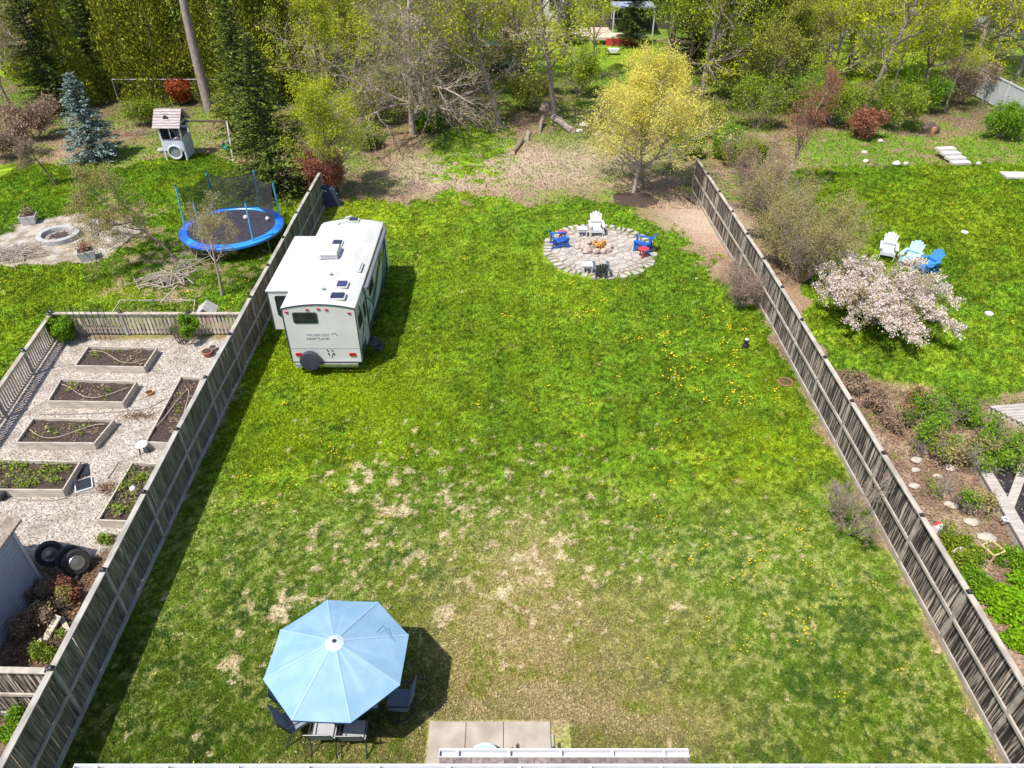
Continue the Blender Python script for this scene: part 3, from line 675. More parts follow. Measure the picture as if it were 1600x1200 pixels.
def spruce(name, label, loc, h, Rb, lm, seed, group=None, dens=1.0, size=(.05, .13), cat='tree'):
    rr = random.Random(seed); t = thing(name, label, cat, loc, 0, group)
    segs = [(0, 0, -.1, 0, 0, h * .5, .13, .08), (0, 0, h * .5, 0, 0, h, .08, .01)]; C = []; U = []
    z = .15
    while z < h * .99:
        L0 = Rb * (1 - z / h) ** .8 + .12; nb = max(5, int(11 * dens))
        for k in range(nb):
            th = rr.uniform(0, 2 * math.pi); L = L0 * rr.uniform(.7, 1.12); d = Vector((math.cos(th), math.sin(th), -.12 + .35 * z / h)).normalized()
            p = Vector((0, 0, z)); q = p + d * L; segs.append((*p, *q, .018, .006)); side = Vector((-d.y, d.x, 0))
            n = max(3, int(L * 15 * dens))
            for i in range(n):
                f = (i + rr.random()) / n; f = f ** .7; b = p + d * L * f; wdt = L * .28 * (1.15 - f)
                c = b + side * rr.uniform(-1, 1) * wdt + Vector((0, 0, -rr.random() * .12 + .02))
                C.append(tuple(c)); U.append(tuple((d + side * rr.uniform(-.9, .9) + Vector((0, 0, rr.uniform(-.35, .3)))).normalized()))
        z += .17 + .08 * rr.random()
    wood('trunk', segs, BARKD, t)
    C = np.array(C); U = np.array(U); r = np.random.RandomState(seed); rep = 2
    C = np.repeat(C, rep, 0) + r.normal(0, .03, (len(C) * rep, 3)); U = np.repeat(U, rep, 0); n = len(C)
    W = np.cross(U, r.normal(0, 1, (n, 3)) * .5 + np.array((0, 0, 1.))); W /= np.linalg.norm(W, axis=1, keepdims=True)
    s = r.uniform(*size, n)[:, None]
    V = np.stack([C - U * s, C - W * s * .38, C + U * s, C + W * s * .38], 1).reshape(-1, 3)
    npmesh('crown', V, np.arange(4 * n).reshape(-1, 4), lm, parent=t)
    return t
for k, px, py, s, rz, lab in TREES: mk(k, lab, P3(px, py), rz, s)
spruce('blue_spruce', 'small blue green spruce on the leafy slope left of the playhouse', P3(152, 250), 5.2, 1.9, BLU, 3)
spruce('dark_spruce', 'large dark green spruce behind the trampoline', P3(432, 300), 8.4, 2.7, SPR, 4)
spruce('young_cedar', 'dense dark evergreen right behind the large spruce', P3(395, 225), 9.0, 2.4, SPR, 8)
# cedars forming the evergreen wall behind the playhouse
def cedar(label, loc, h, rb, seed, group):
    t = thing('cedar_tree', label, 'tree', loc, 0, group); r = np.random.RandomState(seed)
    wood('trunk', [(0, 0, -.1, 0, 0, h * .9, .16, .03)], BARKD, t)
    n = 17000; z = h * (1 - r.rand(n) ** .75) ; z = np.clip(z, .3, h); rad = rb * (1 - z / h) ** .55 * (.35 + .65 * r.rand(n) ** .4)
    th = r.uniform(0, 2 * np.pi, n); lob = 1 + .22 * np.sin(th * 5 + z * 1.3) + .15 * np.sin(th * 3 - z * 2.1)
    c = np.stack([np.cos(th) * rad * lob, np.sin(th) * rad * lob, z], -1) + r.normal(0, .08, (n, 3))
    u = np.stack([np.cos(th) * .6, np.sin(th) * .6, np.ones(n)], -1) + r.normal(0, .45, (n, 3)); u /= np.linalg.norm(u, axis=1, keepdims=True)
    v = np.cross(u, r.normal(0, 1, (n, 3))); v /= np.linalg.norm(v, axis=1, keepdims=True); s = r.uniform(.04, .13, n)[:, None]
    V = np.stack([c - u * s, c - v * s * .5, c + u * s, c + v * s * .5], 1).reshape(-1, 3)
    npmesh('crown', V, np.arange(4 * n).reshape(-1, 4), CED, parent=t); return t
c0 = None
for i, (px, py, s, rz, lab) in enumerate([
    (215, 150, .95, 0, 'evergreen cedar at the left end of the dark cedar row'),
    (262, 152, 1.05, 1, 'evergreen cedar behind the playhouse roof'),
    (305, 145, 1.1, 2, 'evergreen cedar just left of the tall leafless trunk'),
    (352, 150, 1.0, 3, 'evergreen cedar just right of the tall leafless trunk'),
    (398, 160, 1.05, 4, 'evergreen cedar nearest the young dark spruce'),
    (440, 150, 1.1, 5, 'evergreen cedar behind the large dark spruce'),
    (120, 165, .8, 6, 'evergreen cedar behind the blue spruce'),
    (60, 120, 1.0, 1.6, 'dark cedar near the blue item at the left edge'),
    (180, 110, 1.1, 2.7, 'taller cedar farther back behind the cedar row')]):
    if c0 is None: c0 = cedar(lab, P3(px, py), 10, 2.5, 1, 'cedars behind the left yard'); c0.scale = (s,) * 3
    else: dup(c0, P3(px, py), rz, lab, group='cedars behind the left yard', s=s)
# --- individual small trees and bushes
tree('young_tree', 'young lime green tree at the fence end behind the trailer', 'tree', P3(533, 302), skeleton(51, 5.8, .07, levels=3, kids=(2.2, 2.2, 2), ratio=(.62, .5, .45), ang=(45, 42, 40), up=(.02, .12, .06), steps=(9, 5, 4, 3), start=.16, stems=2, spread=.25), 2.4, .16, (.03, .065), YG, TWIG, clump=.7, seed=12)
tree('red_budded_tree', 'slender tree with reddish buds beyond the right fence corner', 'tree', P3(1223, 300), skeleton(52, 5.6, .07, levels=3, kids=(2, 2, 2), ratio=(.42, .5, .45), ang=(40, 38, 38), up=(.02, .14, .06), steps=(9, 5, 4, 3), start=.3), 1.6, .14, (.025, .05), REDL, TWIG, seed=13)
tree('bare_tree', 'leaning bare tree with spreading branches left of the trampoline', 'tree', P3(278, 408), skeleton(53, 4.6, .08, levels=3, kids=(2.4, 2.4, 2.2), ratio=(.62, .5, .5), ang=(55, 42, 40), up=(0, .02, .03), steps=(7, 6, 5, 3), start=.15, lean=(-.55, .1)), 2.2, .08, (.02, .04), BUD, TWIGD, seed=14)
tree('bare_sapling', 'small bare tree with a pale trunk in front of the trampoline', 'tree', P3(347, 462), skeleton(54, 3.9, .065, levels=3, kids=(2.6, 2.6, 2.4), ratio=(.5, .5, .5), ang=(58, 42, 40), up=(0, .07, .03), steps=(7, 5, 4, 3), start=.3), 1.3, .07, (.018, .035), BUD, TWIG, seed=15)
tree('umbrella_shaped_tree', 'small dark crooked tree with a flat twiggy crown on the left lawn', 'tree', P3(88, 290), skeleton(55, 2.5, .07, levels=3, kids=(3, 2.8, 2.4), ratio=(.55, .5, .45), ang=(72, 42, 40), up=(0, -.02, -.02), steps=(6, 5, 4, 3), start=.55, lean=(-.25, 0)), .8, .08, (.02, .045), GRY, TWIGD, seed=16)
def bush(name, label, loc, seed, h, stems, per, sig, size, lm, tw, group=None, spread=.45, levels=2, s=1, ratio=(.5, .5), leafname='leaves', thin=.55, clump=.45):
    sk = skeleton(seed, h, .022, levels=levels, kids=(2.2, 2.2, 2), ratio=(*ratio, .45), ang=(38, 40, 38), up=(.02, .05, .03), steps=(6, 4, 3, 3), start=.2, stems=stems, spread=spread)
    return tree(name, label, 'bush', loc, sk, per, sig, size, lm, tw, group, seed, thin, s=s, leafname=leafname, clump=clump * h ** .5)
bush('tall_shrub', 'tallest greening twiggy shrub behind the right fence', P3(1250, 440), 61, 3.5, 30, 2.6, .08, (.02, .04), BUD, TWIG, 'shrubs along the right fence', spread=.55)
bush('tall_shrub', 'greening twiggy shrub behind the fence opposite the fire pit', P3(1205, 380), 62, 3.4, 28, 2.4, .08, (.02, .042), BUD, TWIG, 'shrubs along the right fence', spread=.5)
bush('tall_shrub', 'brown bare shrub behind the far end of the right fence', P3(1175, 330), 63, 2.8, 26, 1.6, .08, (.02, .04), GRY, TWIG, 'shrubs along the right fence', spread=.5)
bush('tall_shrub', 'small bare shrub where the right fence ends', P3(1150, 262), 64, 2.0, 18, 1.6, .08, (.03, .05), OLV, TWIG, 'shrubs along the right fence', spread=.5)
bush('tall_shrub', 'shrub with grey stems between the fence and the blossom tree', P3(1225, 415), 68, 2.6, 24, 2.0, .08, (.02, .04), BUD, TWIG, 'shrubs along the right fence', spread=.6)
bush('round_shrub', 'round bare brown shrub inside the yard against the right fence', P3(1158, 478), 65, 1.6, 26, .7, .06, (.015, .03), GRY, TWIG, spread=.5)
bush('red_shrub', 'dark red twiggy shrub at the end of the left fence', P3(510, 305), 66, 2.2, 24, 2.0, .1, (.03, .06), REDL, REDTW, spread=.55)
bush('bare_shrub', 'low bare grey shrub on our side of the right fence', P3(1322, 830), 67, 1.7, 7, .15, .06, (.012, .025), GRY, TWIG, spread=.6, levels=3)
for i, (px, py, h, lm, lab) in enumerate([
    (1300, 195, 2.2, MG, 'green bush at the foot of the right wooded bank'),
    (1180, 200, 2.4, MG, 'green bush behind the right fence corner'),
    (1250, 190, 2.6, FRG, 'fresh green bush left of the forked trunk'),
    (1400, 200, 2.2, MG, 'green bush above the flower border'),
    (1155, 160, 2.8, OLV, 'olive brown bush among the dark trunks'),
    (1345, 215, 1.2, REDL, 'low reddish bush above the flower border'),
    (1500, 160, 2.6, GRY, 'brown twiggy bush against the white panel fence'),
    (1560, 215, 1.4, FRG, 'pale green bush right of the garden steps'),
    (1440, 175, 2.0, FRG, 'light green bush behind the dead stump'),
    (590, 195, 2.6, OLV, 'olive bush under the bare drooping tree'),
    (720, 170, 2.2, MG, 'green bush under the leafy yellow green tree'),
    (830, 170, 1.8, OLV, 'twiggy olive bush between the leaning trunks'),
    (905, 150, 2.4, MG, 'dark green bush behind the round yellow tree'),
    (60, 215, 1.8, GRY, 'brown brush on the slope left of the blue spruce'),
    (20, 245, 1.5, GRY, 'brown brush at the left edge of the slope'),
    (230, 195, 1.2, MG, 'low green bush left of the playhouse'),
    (375, 200, 1.6, OLV, 'scrubby bush by the tall leafless trunk'),
    (1100, 215, 1.6, OLV, 'olive scrub just behind the fence corner'),
    (570, 232, 1.0, MG, 'low green bush on the bare bank right of the young lime tree'), (485, 222, 1.6, MG, 'green bush between the dark spruce and the young lime tree'),
    (1135, 245, 1.2, FRG, 'low fresh green bush beyond the right fence corner'), (1170, 262, 1.0, MG, 'low dark bush beside the red budded tree'), (670, 205, 1.0, FRG, 'low green bush at the foot of the big bare tree'), (1075, 245, 1.0, FRG, 'low green bush right of the round yellow tree trunk')]):
    bush('wood_bush', lab, P3(px, py), 80 + i, h * 1.25, 13, 2.0, .2, (.035, .09), lm, TWIG, 'bushes at the edge of the wood', spread=.6)

# ---------------------------------------------------------------- fences
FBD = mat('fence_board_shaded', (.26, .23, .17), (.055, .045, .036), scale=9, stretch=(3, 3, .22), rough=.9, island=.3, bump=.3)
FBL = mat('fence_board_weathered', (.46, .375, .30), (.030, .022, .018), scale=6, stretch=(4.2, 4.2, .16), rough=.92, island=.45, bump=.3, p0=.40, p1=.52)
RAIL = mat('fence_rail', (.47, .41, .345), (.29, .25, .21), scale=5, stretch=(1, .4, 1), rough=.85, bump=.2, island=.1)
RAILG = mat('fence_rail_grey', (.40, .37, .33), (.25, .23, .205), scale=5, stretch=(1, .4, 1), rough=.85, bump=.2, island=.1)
BLK = mat('black_plastic', (.02, .02, .025), (.03, .03, .035), rough=.4)
def board_fence(name, label, pts, side, h, bm, rm, nb=18, capcol=None, bh=None, gap=.006, mid=True):
    """posts at pts; rails and posts face `side` (+1 left normal of the run)"""
    t = thing(name, label, 'fence', (pts[0][0], pts[0][1], 0))
    o = Vector((pts[0][0], pts[0][1], 0)); rr = random.Random(len(pts) * 7)
    for i, p in enumerate(pts):
        p = Vector((*p, 0)) - o
        MB().box(p + Vector((0, 0, h / 2)), (.09, .09, h)).build('post', rm, t)
        c = MB().box(p + Vector((0, 0, h + .055)), (.12, .12, .025)).lathe(p + Vector((0, 0, h + .066)), [(.055, 0), (.05, .04), (.015, .06)], 8)
        c.build('post_cap', BLK, t)
    hz = [rr.uniform(-.03, .03) for _ in pts]
    for bi, (a, b) in enumerate(zip(pts, pts[1:])):
        a = Vector((*a, 0)) - o; b = Vector((*b, 0)) - o; d = (b - a).normalized(); n = Vector((-d.y, d.x, 0)) * side; L = (b - a).length
        ang = math.atan2(d.y, d.x); m = MB()
        for k in range(nb):
            w_ = L / nb; c = a + d * (w_ * (k + .5)) - n * (.012 + .006 * (k % 2)); zb = rr.uniform(.03, .06)
            m.box(c + Vector((0, 0, (h - .05 + zb) / 2)) + n * rr.uniform(-.004, .004), (w_ - gap * rr.uniform(.5, 2.5), .018, h - .05 - zb), Matrix.Rotation(ang, 3, 'Z') @ Matrix.Rotation(rr.gauss(0, .008), 3, 'Y'))
        m.build('fence_panel', bm, t)
        e = .05
        MB().beam(a + Vector((0, 0, h + .018 + hz[bi] * .6)), b + Vector((0, 0, h + .018 + hz[bi + 1] * .6)), .14, .036).build('top_rail', rm, t)
        if mid: MB().beam(a + d * e + n * .03 + Vector((0, 0, h * .5)), b - d * e + n * .03 + Vector((0, 0, h * .5)), .045, .09).build('middle_rail', rm, t)
        MB().beam(a + d * e + n * .03 + Vector((0, 0, .10)), b - d * e + n * .03 + Vector((0, 0, .10)), .045, .14).build('bottom_rail', rm, t)
    return t
def xl(y): return -9.70 - .30 * min(max((y - 6) / 12, 0), 1) - .12 * min(max((y - 20) / 16, 0), 1)
def xr(y): return 10.66 - .05 * (y - 10) / 8 if y < 26 else 10.56 - .42 * (y - 26) / 14
ptsL = [(xl(y), y) for y in [3.55 + 2.6 * i for i in range(14)]]
ptsR = [(xr(y), y) for y in [6.0 + 2.4 * i - .1 for i in range(15)]]
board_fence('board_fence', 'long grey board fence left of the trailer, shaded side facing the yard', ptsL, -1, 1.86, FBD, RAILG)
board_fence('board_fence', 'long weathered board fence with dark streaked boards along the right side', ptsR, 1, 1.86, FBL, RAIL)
board_fence('side_fence', 'short weathered board fence beside the shed at the lower left', [(-9.85, 8.75), (-12.3, 8.8), (-14.7, 8.85)], 1, 1.80, FBL, RAIL, nb=17)
def picket(name, label, pts, h):
    t = thing(name, label, 'fence', (*pts[0], 0)); o = Vector((*pts[0], 0))
    for p in pts:
        p = Vector((*p, 0)) - o
        MB().box(p + Vector((0, 0, h / 2 + .06)), (.10, .10, h + .12)).build('post', RAILG, t)
        MB().lathe(p + Vector((0, 0, h + .12)), [(.09, 0), (.09, .02), (.05, .05), (.02, .09)], 8).build('post_cap', BLK, t)
    for a, b in zip(pts, pts[1:]):
        a = Vector((*a, 0)) - o; b = Vector((*b, 0)) - o; d = (b - a).normalized(); L = (b - a).length; ang = math.atan2(d.y, d.x); m = MB(); n = int(L / .15)
        for k in range(n): m.box(a + d * (L / n * (k + .5)) + Vector((0, 0, h / 2 + .03)), (.095, .02, h - .08), ang)
        m.build('pickets', FBL2, t)
        q = Vector((-d.y, d.x, 0)) * .03
        MB().beam(a + Vector((0, 0, h + .02)), b + Vector((0, 0, h + .02)), .15, .04).build('top_rail', RAIL, t)
        MB().beam(a + q + Vector((0, 0, .14)) + d * .05, b + q + Vector((0, 0, .14)) - d * .05, .04, .09).build('bottom_rail', RAIL, t)
FBL2 = mat('picket_wood', (.55, .48, .41), (.32, .26, .21), scale=7, stretch=(3, 3, .3), rough=.9, island=.2, bump=.2)
picket('picket_fence', 'low slatted fence across the back of the gravel yard', [(-18.1, 24.6), (-15.4, 24.6), (-12.7, 24.6), (-10.15, 24.6)], 1.0)
picket('picket_fence', 'low slatted fence along the left side of the gravel yard', [(-18.1, 24.42), (-17.75, 21.9), (-17.4, 19.4), (-17.1, 16.9)], 1.0)
# white panel fence upper right, wire fence
WHT = mat('white_vinyl', (.56, .58, .61), (.47, .49, .52), scale=2, rough=.5)
def panelf():
    t = thing('panel_fence', 'pale white panel fence in the upper right corner', 'fence', (35.6, 45, 0))
    for i in range(8):
        y = i * 2.4; MB().box((0, y, 1.0), (.12, .12, 2.05)).build('post', WHT, t)
        if i < 7:
            m = MB()
            for k in range(14): m.box((-.01 * (k % 2), y + .09 + (k + .5) * 2.22 / 14, .98), (.03, .15, 1.76))
            m.build('fence_panel', WHT, t); MB().beam((0, y + .07, 1.92), (0, y + 2.33, 1.92), .10, .09).build('top_rail', WHT, t)
panelf()
WIRE = mat('galvanised_wire', (.45, .45, .44), (.35, .35, .34), rough=.5, metal=.6)
def wiref(name, label, x0, x1, y, h, step, m=WIRE):
    t = thing(name, label, 'fence', (x0, y, 0)); n = int((x1 - x0) / step)
    for i in range(n + 1): MB().tube((i * step, 0, 0), (i * step, 0, h), .03, n=6).build('post', m, t)
    MB().tube((0, 0, h), (n * step, 0, h), .022, n=6).build('top_rail', m, t)
    mm = MB()
    for k in range(int(n * step / .35)): mm.beam((k * .35, .01, 0.02), (k * .35 + .9 if k * .35 + .9 < n * step else k * .35, .01, h), .008, .008); mm.beam((k * .35, -.01, h), (k * .35 + .9 if k * .35 + .9 < n * step else k * .35, -.01, .02), .008, .008)
    mm.build('wire_mesh', m, t)
wiref('wire_fence', 'dark wire fence crossing behind the right wooded bank', 16, 35.5, 66, 1.5, 3, mat('dark_metal', (.05, .06, .06), (.08, .08, .08), rough=.6))
wiref('wire_fence', 'pale wire fence in front of the cedar row', -29.5, -20.5, 56.5, 1.7, 3)

# ---------------------------------------------------------------- travel trailer
RVW = mat('trailer_skin', (.62, .605, .58), (.54, .53, .50), scale=.8, rough=.35, coat=.3)
RVR = mat('trailer_roof', (.54, .535, .52), (.43, .425, .405), scale=1.3, stretch=(2.2, .5, 1), rough=.6, detail=9, p0=.3, p1=.75)
DG = mat('dark_trim', (.035, .04, .045), (.05, .055, .06), rough=.35)
GLS = mat('dark_glass', (.012, .015, .016), (.03, .035, .035), rough=.08)
REDP = mat('red_lens', (.5, .01, .015), (.35, .01, .01), rough=.25)
SMK = mat('smoked_hatch', (.035, .04, .08), (.02, .02, .045), rough=.2)
TEAL = mat('teal_graphic', (.10, .24, .24), (.05, .15, .16), rough=.35)
GRYG = mat('grey_graphic', (.30, .34, .36), (.22, .26, .28), rough=.35)
METL = mat('bare_metal', (.5, .5, .5), (.4, .4, .4), rough=.35, metal=.9)
RUB = mat('rubber', (.015, .015, .017), (.03, .03, .03), rough=.75)
def trailer():
    T = thing('travel_trailer', 'white travel trailer with a slide out room parked along the left fence', 'trailer', (-6.80, 22, 0))
    W, L, zb, zs, cr = 1.28, 7.55, .52, 2.80, .17
    # cross sections from rear to front with a rounded nose; arched roof
    secs = [(0, zb, 1.0), (.05, zb, 1.0), (6.9, zb, 1.0), (7.15, zb + .02, .985), (7.35, zb + .08, .955), (7.5, zb + .22, .90), (7.56, zb + .5, .80)]
    arc = 10; m = MB(); rf = MB(); rings = []
    for y, z0, f in secs:
        zt = zb + (zs - zb) * f; ring = [(-W, y, z0), (-W, y, zt)]
        for i in range(1, arc): a = i / arc; ring.append((-W + 2 * W * a, y, zt + cr * 4 * a * (1 - a) * f))
        ring += [(W, y, zt), (W, y, z0)]; rings.append(ring)
    k = len(rings[0]); vs = [v for r in rings for v in r]; side = []; roof = []
    for s in range(len(rings) - 1):
        for i in range(k):
            j = (i + 1) % k; f = (s * k + i, (s + 1) * k + i, (s + 1) * k + j, s * k + j)
            (roof if 1 <= i < k - 2 else side).append(f)
    side += [tuple(range(k)), tuple((len(rings) - 1) * k + i for i in reversed(range(k)))]
    m.add(vs, side); m.build('body', RVW, T)
    rf.add(vs, roof); rf.build('roof', RVR, T, smooth=True)
    tr = MB()
    for i in range(arc):
        a, b = i / arc, (i + 1) / arc
        tr.beam((-W + 2 * W * a, -.012, zs + cr * 4 * a * (1 - a) - .005), (-W + 2 * W * b, -.012, zs + cr * 4 * b * (1 - b) - .005), .03, .035)
    tr.build('roof_edge_trim', DG, T)
    for sx in (-1, 1): MB().beam((sx * (W + .012), 0, zs - .02), (sx * (W + .012), 6.95, zs - .02), .03, .05).build('roof_gutter', WHT if sx < 0 else RAILG, T)
    for sx in (-1, 1): MB().beam((sx * (W + .006), -.008, zb), (sx * (W + .006), -.008, zs), .03, .03).build('corner_trim', DG, T)
    MB().beam((-W, -.01, zb + .0), (W, -.01, zb + .0), .03, .03).build('bottom_trim', DG, T)
    # rear window
    def rr_(cx, cz, w_, h_, r=.07, n=5):
        P = []
        for qx, qz, a0 in ((1, 1, 0), (-1, 1, 90), (-1, -1, 180), (1, -1, 270)):
            for i in range(n): a = R(a0 + 90 * i / (n - 1)); P.append((cx + qx * (w_ / 2 - r) + r * math.cos(a), cz + qz * (h_ / 2 - r) + r * math.sin(a)))
        return P
    def win(cx, cz, w_, h_, parent, y=-.02, axis='Y'):
        f = MB().prism(rr_(cx, cz, w_ + .07, h_ + .07), y, y + .022, axis).build('window', DG, parent)
        s = -1 if y < 1 and axis == 'Y' else 1
        MB().prism(rr_(cx - .24 * w_, cz, w_ * .46, h_, .05), y - .006, y + .001, axis).prism(rr_(cx + .24 * w_, cz, w_ * .46, h_, .05), y - .006, y + .001, axis).build('pane', GLS, f)
    win(-.50, 2.42, .80, .38, T)
    for cx, cz in ((-1.12, 2.70), (-.38, 2.80), (.02, 2.83), (.30, 2.80), (1.08, 2.66)):
        MB().box((cx, -.02, cz - .04), (.11, .03, .05)).build('marker_light', REDP, T)
    for cx in (-.98, .98):
        MB().prism(rr_(cx, .86, .26, .13, .06), -.035, -.002, 'Y').build('tail_light', REDP, T)
    MB().box((.28, -.10, zb - .07), (1.75, .10, .12)).build('bumper', METL, T)
    MB().box((-.9, -.10, zb - .07), (.5, .10, .12)).build('bumper_end', GRYG, T)
    wl = MB().lathe((-.55, -.20, .72), [(.30, -.11), (.37, -.10), (.38, .02), (.35, .12)], 24, 'Y').build('spare_wheel_cover', mat('wheel_cover', (.035, .04, .06), (.05, .055, .075), rough=.45), T, smooth=True)
    MB().beam((-.55, -.1, .5), (-.55, -.05, .9), .06, .06).build('spare_wheel_bracket', BLK, T)
    # lettering
    for txt, z, s, m_ in (('WILDERNESS', 1.66, .125, GRYG), ('HEARTLAND', 1.50, .125, mat('letter_grey', (.16, .17, .18), rough=.5))):
        cu = bpy.data.curves.new('lettering', 'FONT'); cu.body = txt; cu.size = s * 1.05; cu.extrude = .002; cu.space_character = 1.12; cu.shear = .2; cu.materials.append(m_)
        tmp = bpy.data.objects.new('lettering_source', cu); me_ = bpy.data.meshes.new_from_object(tmp); bpy.data.objects.remove(tmp); me_.materials.clear(); me_.materials.append(m_)
        o = bpy.data.objects.new('lettering', me_); COL.objects.link(o); o.parent = T; o.location = (-.60, -.006, z); o.rotation_euler = (math.pi / 2, 0, 0)
    em = MB()
    for cx, cz, a in ((.36, 1.74, .3), (.46, 1.76, -.4), (.52, 1.70, .8)):
        em.prism([(cx + .045 * math.cos(a), cz + .03 * math.sin(a)), (cx, cz + .028), (cx - .05 * math.cos(a), cz - .03 * math.sin(a)), (cx, cz - .02)], -.006, -.001, 'Y')
    em.build('emblem', DG, T)
    pr = MB()
    for cx, cz, s in ((.08, 1.02, 1), (.24, 1.02, .9), (.10, .86, 1), (.28, .86, 1.2)):
        pr.prism([(cx - .035 * s, cz + .05 * s), (cx + .02 * s, cz + .055 * s), (cx + .05 * s, cz - .02 * s), (cx + .03 * s, cz - .06 * s), (cx - .01 * s, cz - .02 * s)], -.008, -.002, 'Y')
    pr.prism([(.22, .84), (.25, .86), (.21, .70), (.18, .70)], -.008, -.002, 'Y')
    pr.build('leaf_print', DG, T)
    # right side: graphics, door, windows, awning
    g = MB(); X0, X1 = W + .001, W + .007
    g.prism([(0.1, .6), (1.6, .6), (2.6, 1.5), (2.2, 1.5)], X0, X1, 'X').prism([(1.9, 2.2), (3.2, 1.0), (4.2, 1.7), (3.6, 1.6), (2.9, 1.5)], X0, X1, 'X').prism([(4.0, .6), (6.6, .6), (6.9, 1.6), (5.5, 1.1)], X0, X1, 'X')
    g.build('teal_graphic', TEAL, T)
    g = MB(); X0, X1 = W + .008, W + .013; g.prism([(.2, .55), (6.8, .55), (6.9, .95), (4.0, .78), (.2, .95)], X0, X1, 'X')
    g.prism([(0.2, .9), (1.2, 1.7), (2.2, 2.1), (1.2, 1.5)], X0, X1, 'X').prism([(2.4, .8), (4.4, 1.8), (6.6, 2.3), (4.6, 1.5)], X0, X1, 'X').prism([(5.0, .7), (6.4, 1.9), (6.9, 2.4), (6.7, 1.8)], X0, X1, 'X').prism([(0.6, 2.5), (1.0, 1.6), (1.1, .7), (1.2, .7), (1.15, 1.7), (.75, 2.5)], X0, X1, 'X')
    g.build('dark_graphic', DG, T)
    dr = MB().box((W + .02, 1.35, 1.55), (.03, .66, 1.9)).build('door', RVW, T); MB().box((W + .04, 1.1, 1.5), (.03, .04, .14)).build('handle', BLK, dr); MB().box((W + .038, 1.35, 1.95), (.012, .36, .6)).build('pane', GLS, dr)
    for cy, w_ in ((.55, .5), (3.1, .9), (5.6, .8)):
        f = MB().box((W + .018, cy, 2.0), (.03, w_, .5)).build('window', DG, T); MB().box((W + .036, cy, 2.0), (.01, w_ - .08, .42)).build('pane', GLS, f)
    MB().tube((W + .12, 1.7, 2.64), (W + .12, 6.7, 2.64), .085, n=12).box((W + .10, 1.66, 2.64), (.14, .07, .2)).box((W + .10, 6.74, 2.64), (.14, .07, .2)).build('awning_roll', mat('awning_grey', (.12, .12, .15), (.2, .2, .24), scale=20, rough=.7), T, smooth=True)
    for y in (1.72, 6.68): MB().beam((W + .05, y, 2.6), (W + .05, y, .75), .05, .05).build('awning_arm', DG, T)
    st = MB().box((W + .22, 1.35, .5), (.3, .6, .03)).box((W + .42, 1.35, .3), (.3, .6, .03)).beam((W + .05, 1.08, .6), (W + .5, 1.08, .3), .03, .05).beam((W + .05, 1.62, .6), (W + .5, 1.62, .3), .03, .05); st.build('steps', DG, T)
    # slide-out
    S = MB().b2((-W - .92, 1.45, 1.02), (-W, 5.95, 2.66)).build('slide_out', RVW, T)
    MB().b2((-W - .96, 1.41, 2.66), (-W + .05, 5.99, 2.70)).build('slide_out_roof', RVR, S)
    MB().b2((-W - .965, 1.405, 2.58), (-W - .925, 5.995, 2.655)).build('slide_out_trim', DG, S)
    MB().beam((-W - .93, 1.44, 1.0), (-W - .93, 1.44, 2.58), .035, .035).build('slide_out_corner', DG, S)
    MB().prism(rr_(-W - .42, 2.05, .52, .86, .08), 1.418, 1.44, 'Y').build('slide_out_window', GLS, S)
    sl_ = MB()
    for y in (.06, 2.45, 4.9, 6.85):
        for i in range(arc):
            a, b = i / arc, (i + 1) / arc; sl_.beam((-W + 2 * W * a, y, zs + cr * 4 * a * (1 - a) + .004), (-W + 2 * W * b, y, zs + cr * 4 * b * (1 - b) + .004), .035, .006)
    sl_.build('roof_sealant', mat('sealant', (.55, .54, .51), (.66, .65, .63), scale=9, rough=.8), T)
    MB().beam((-W, -.006, 1.12), (W, -.006, 1.12), .004, .012).build('panel_seam', GRYG, T)
    # roof equipment
    def zr(x): a = (x + W) / (2 * W); return zs + cr * 4 * a * (1 - a)
    ac = MB().prism([(3.35, zr(-.3)), (4.25, zr(-.3)), (4.25, zr(-.3) + .2), (4.05, zr(-.3) + .33), (3.42, zr(-.3) + .31), (3.35, zr(-.3) + .2)], -.62, .08, 'X').build('air_conditioner', RVR, T, bevel=.02)
    for q in range(2):
        MB().box((-.27, 3.345, zr(-.3) + .08 + q * .1), (.56, .014, .05)).build('grille', mat('grille_grey', (.35, .35, .36), rough=.6), ac)
    def hatch(cx, cy, w_, l_, m_, name='roof_hatch'):
        h = MB().box((cx, cy, zr(cx) + .035), (w_ + .10, l_ + .10, .05)).build(name, RVR, T); MB().box((cx, cy, zr(cx) + .085), (w_, l_, .06)).build('hatch_lid', m_, h, bevel=.015)
    hatch(.62, .55, .46, .34, SMK); hatch(.62, 1.4, .34, .36, mat('violet_hatch', (.05, .05, .16), (.03, .03, .10), rough=.15)); hatch(-.18, 4.7, .34, .34, SMK); hatch(.10, 6.9, .34, .24, SMK)
    hatch(.98, 2.85, .16, .62, RVR, 'roof_box')
    for cx, cy in ((.0, 1.0), (.05, 2.1)): MB().lathe((cx, cy, zr(cx)), [(.06, 0), (.055, .10), (.08, .11), (.07, .14)], 12).build('vent_pipe', WHT, T)
    MB().lathe((-.55, 6.6, zr(-.5)), [(.12, 0), (.10, .08), (.03, .1)], 12).tube((-.55, 6.6, zr(-.5) + .08), (-.1, 6.9, zr(-.5) + .18), .02).box((-.1, 6.9, zr(-.5) + .2), (.3, .08, .05), .6).build('antenna', WHT, T)
    # chassis, wheels, hitch
    MB().box((-.8, 3.7, .44), (.10, 7.4, .15)).box((.8, 3.7, .44), (.10, 7.4, .15)).box((0, .2, .44), (1.5, .1, .12)).build('chassis', BLK, T)
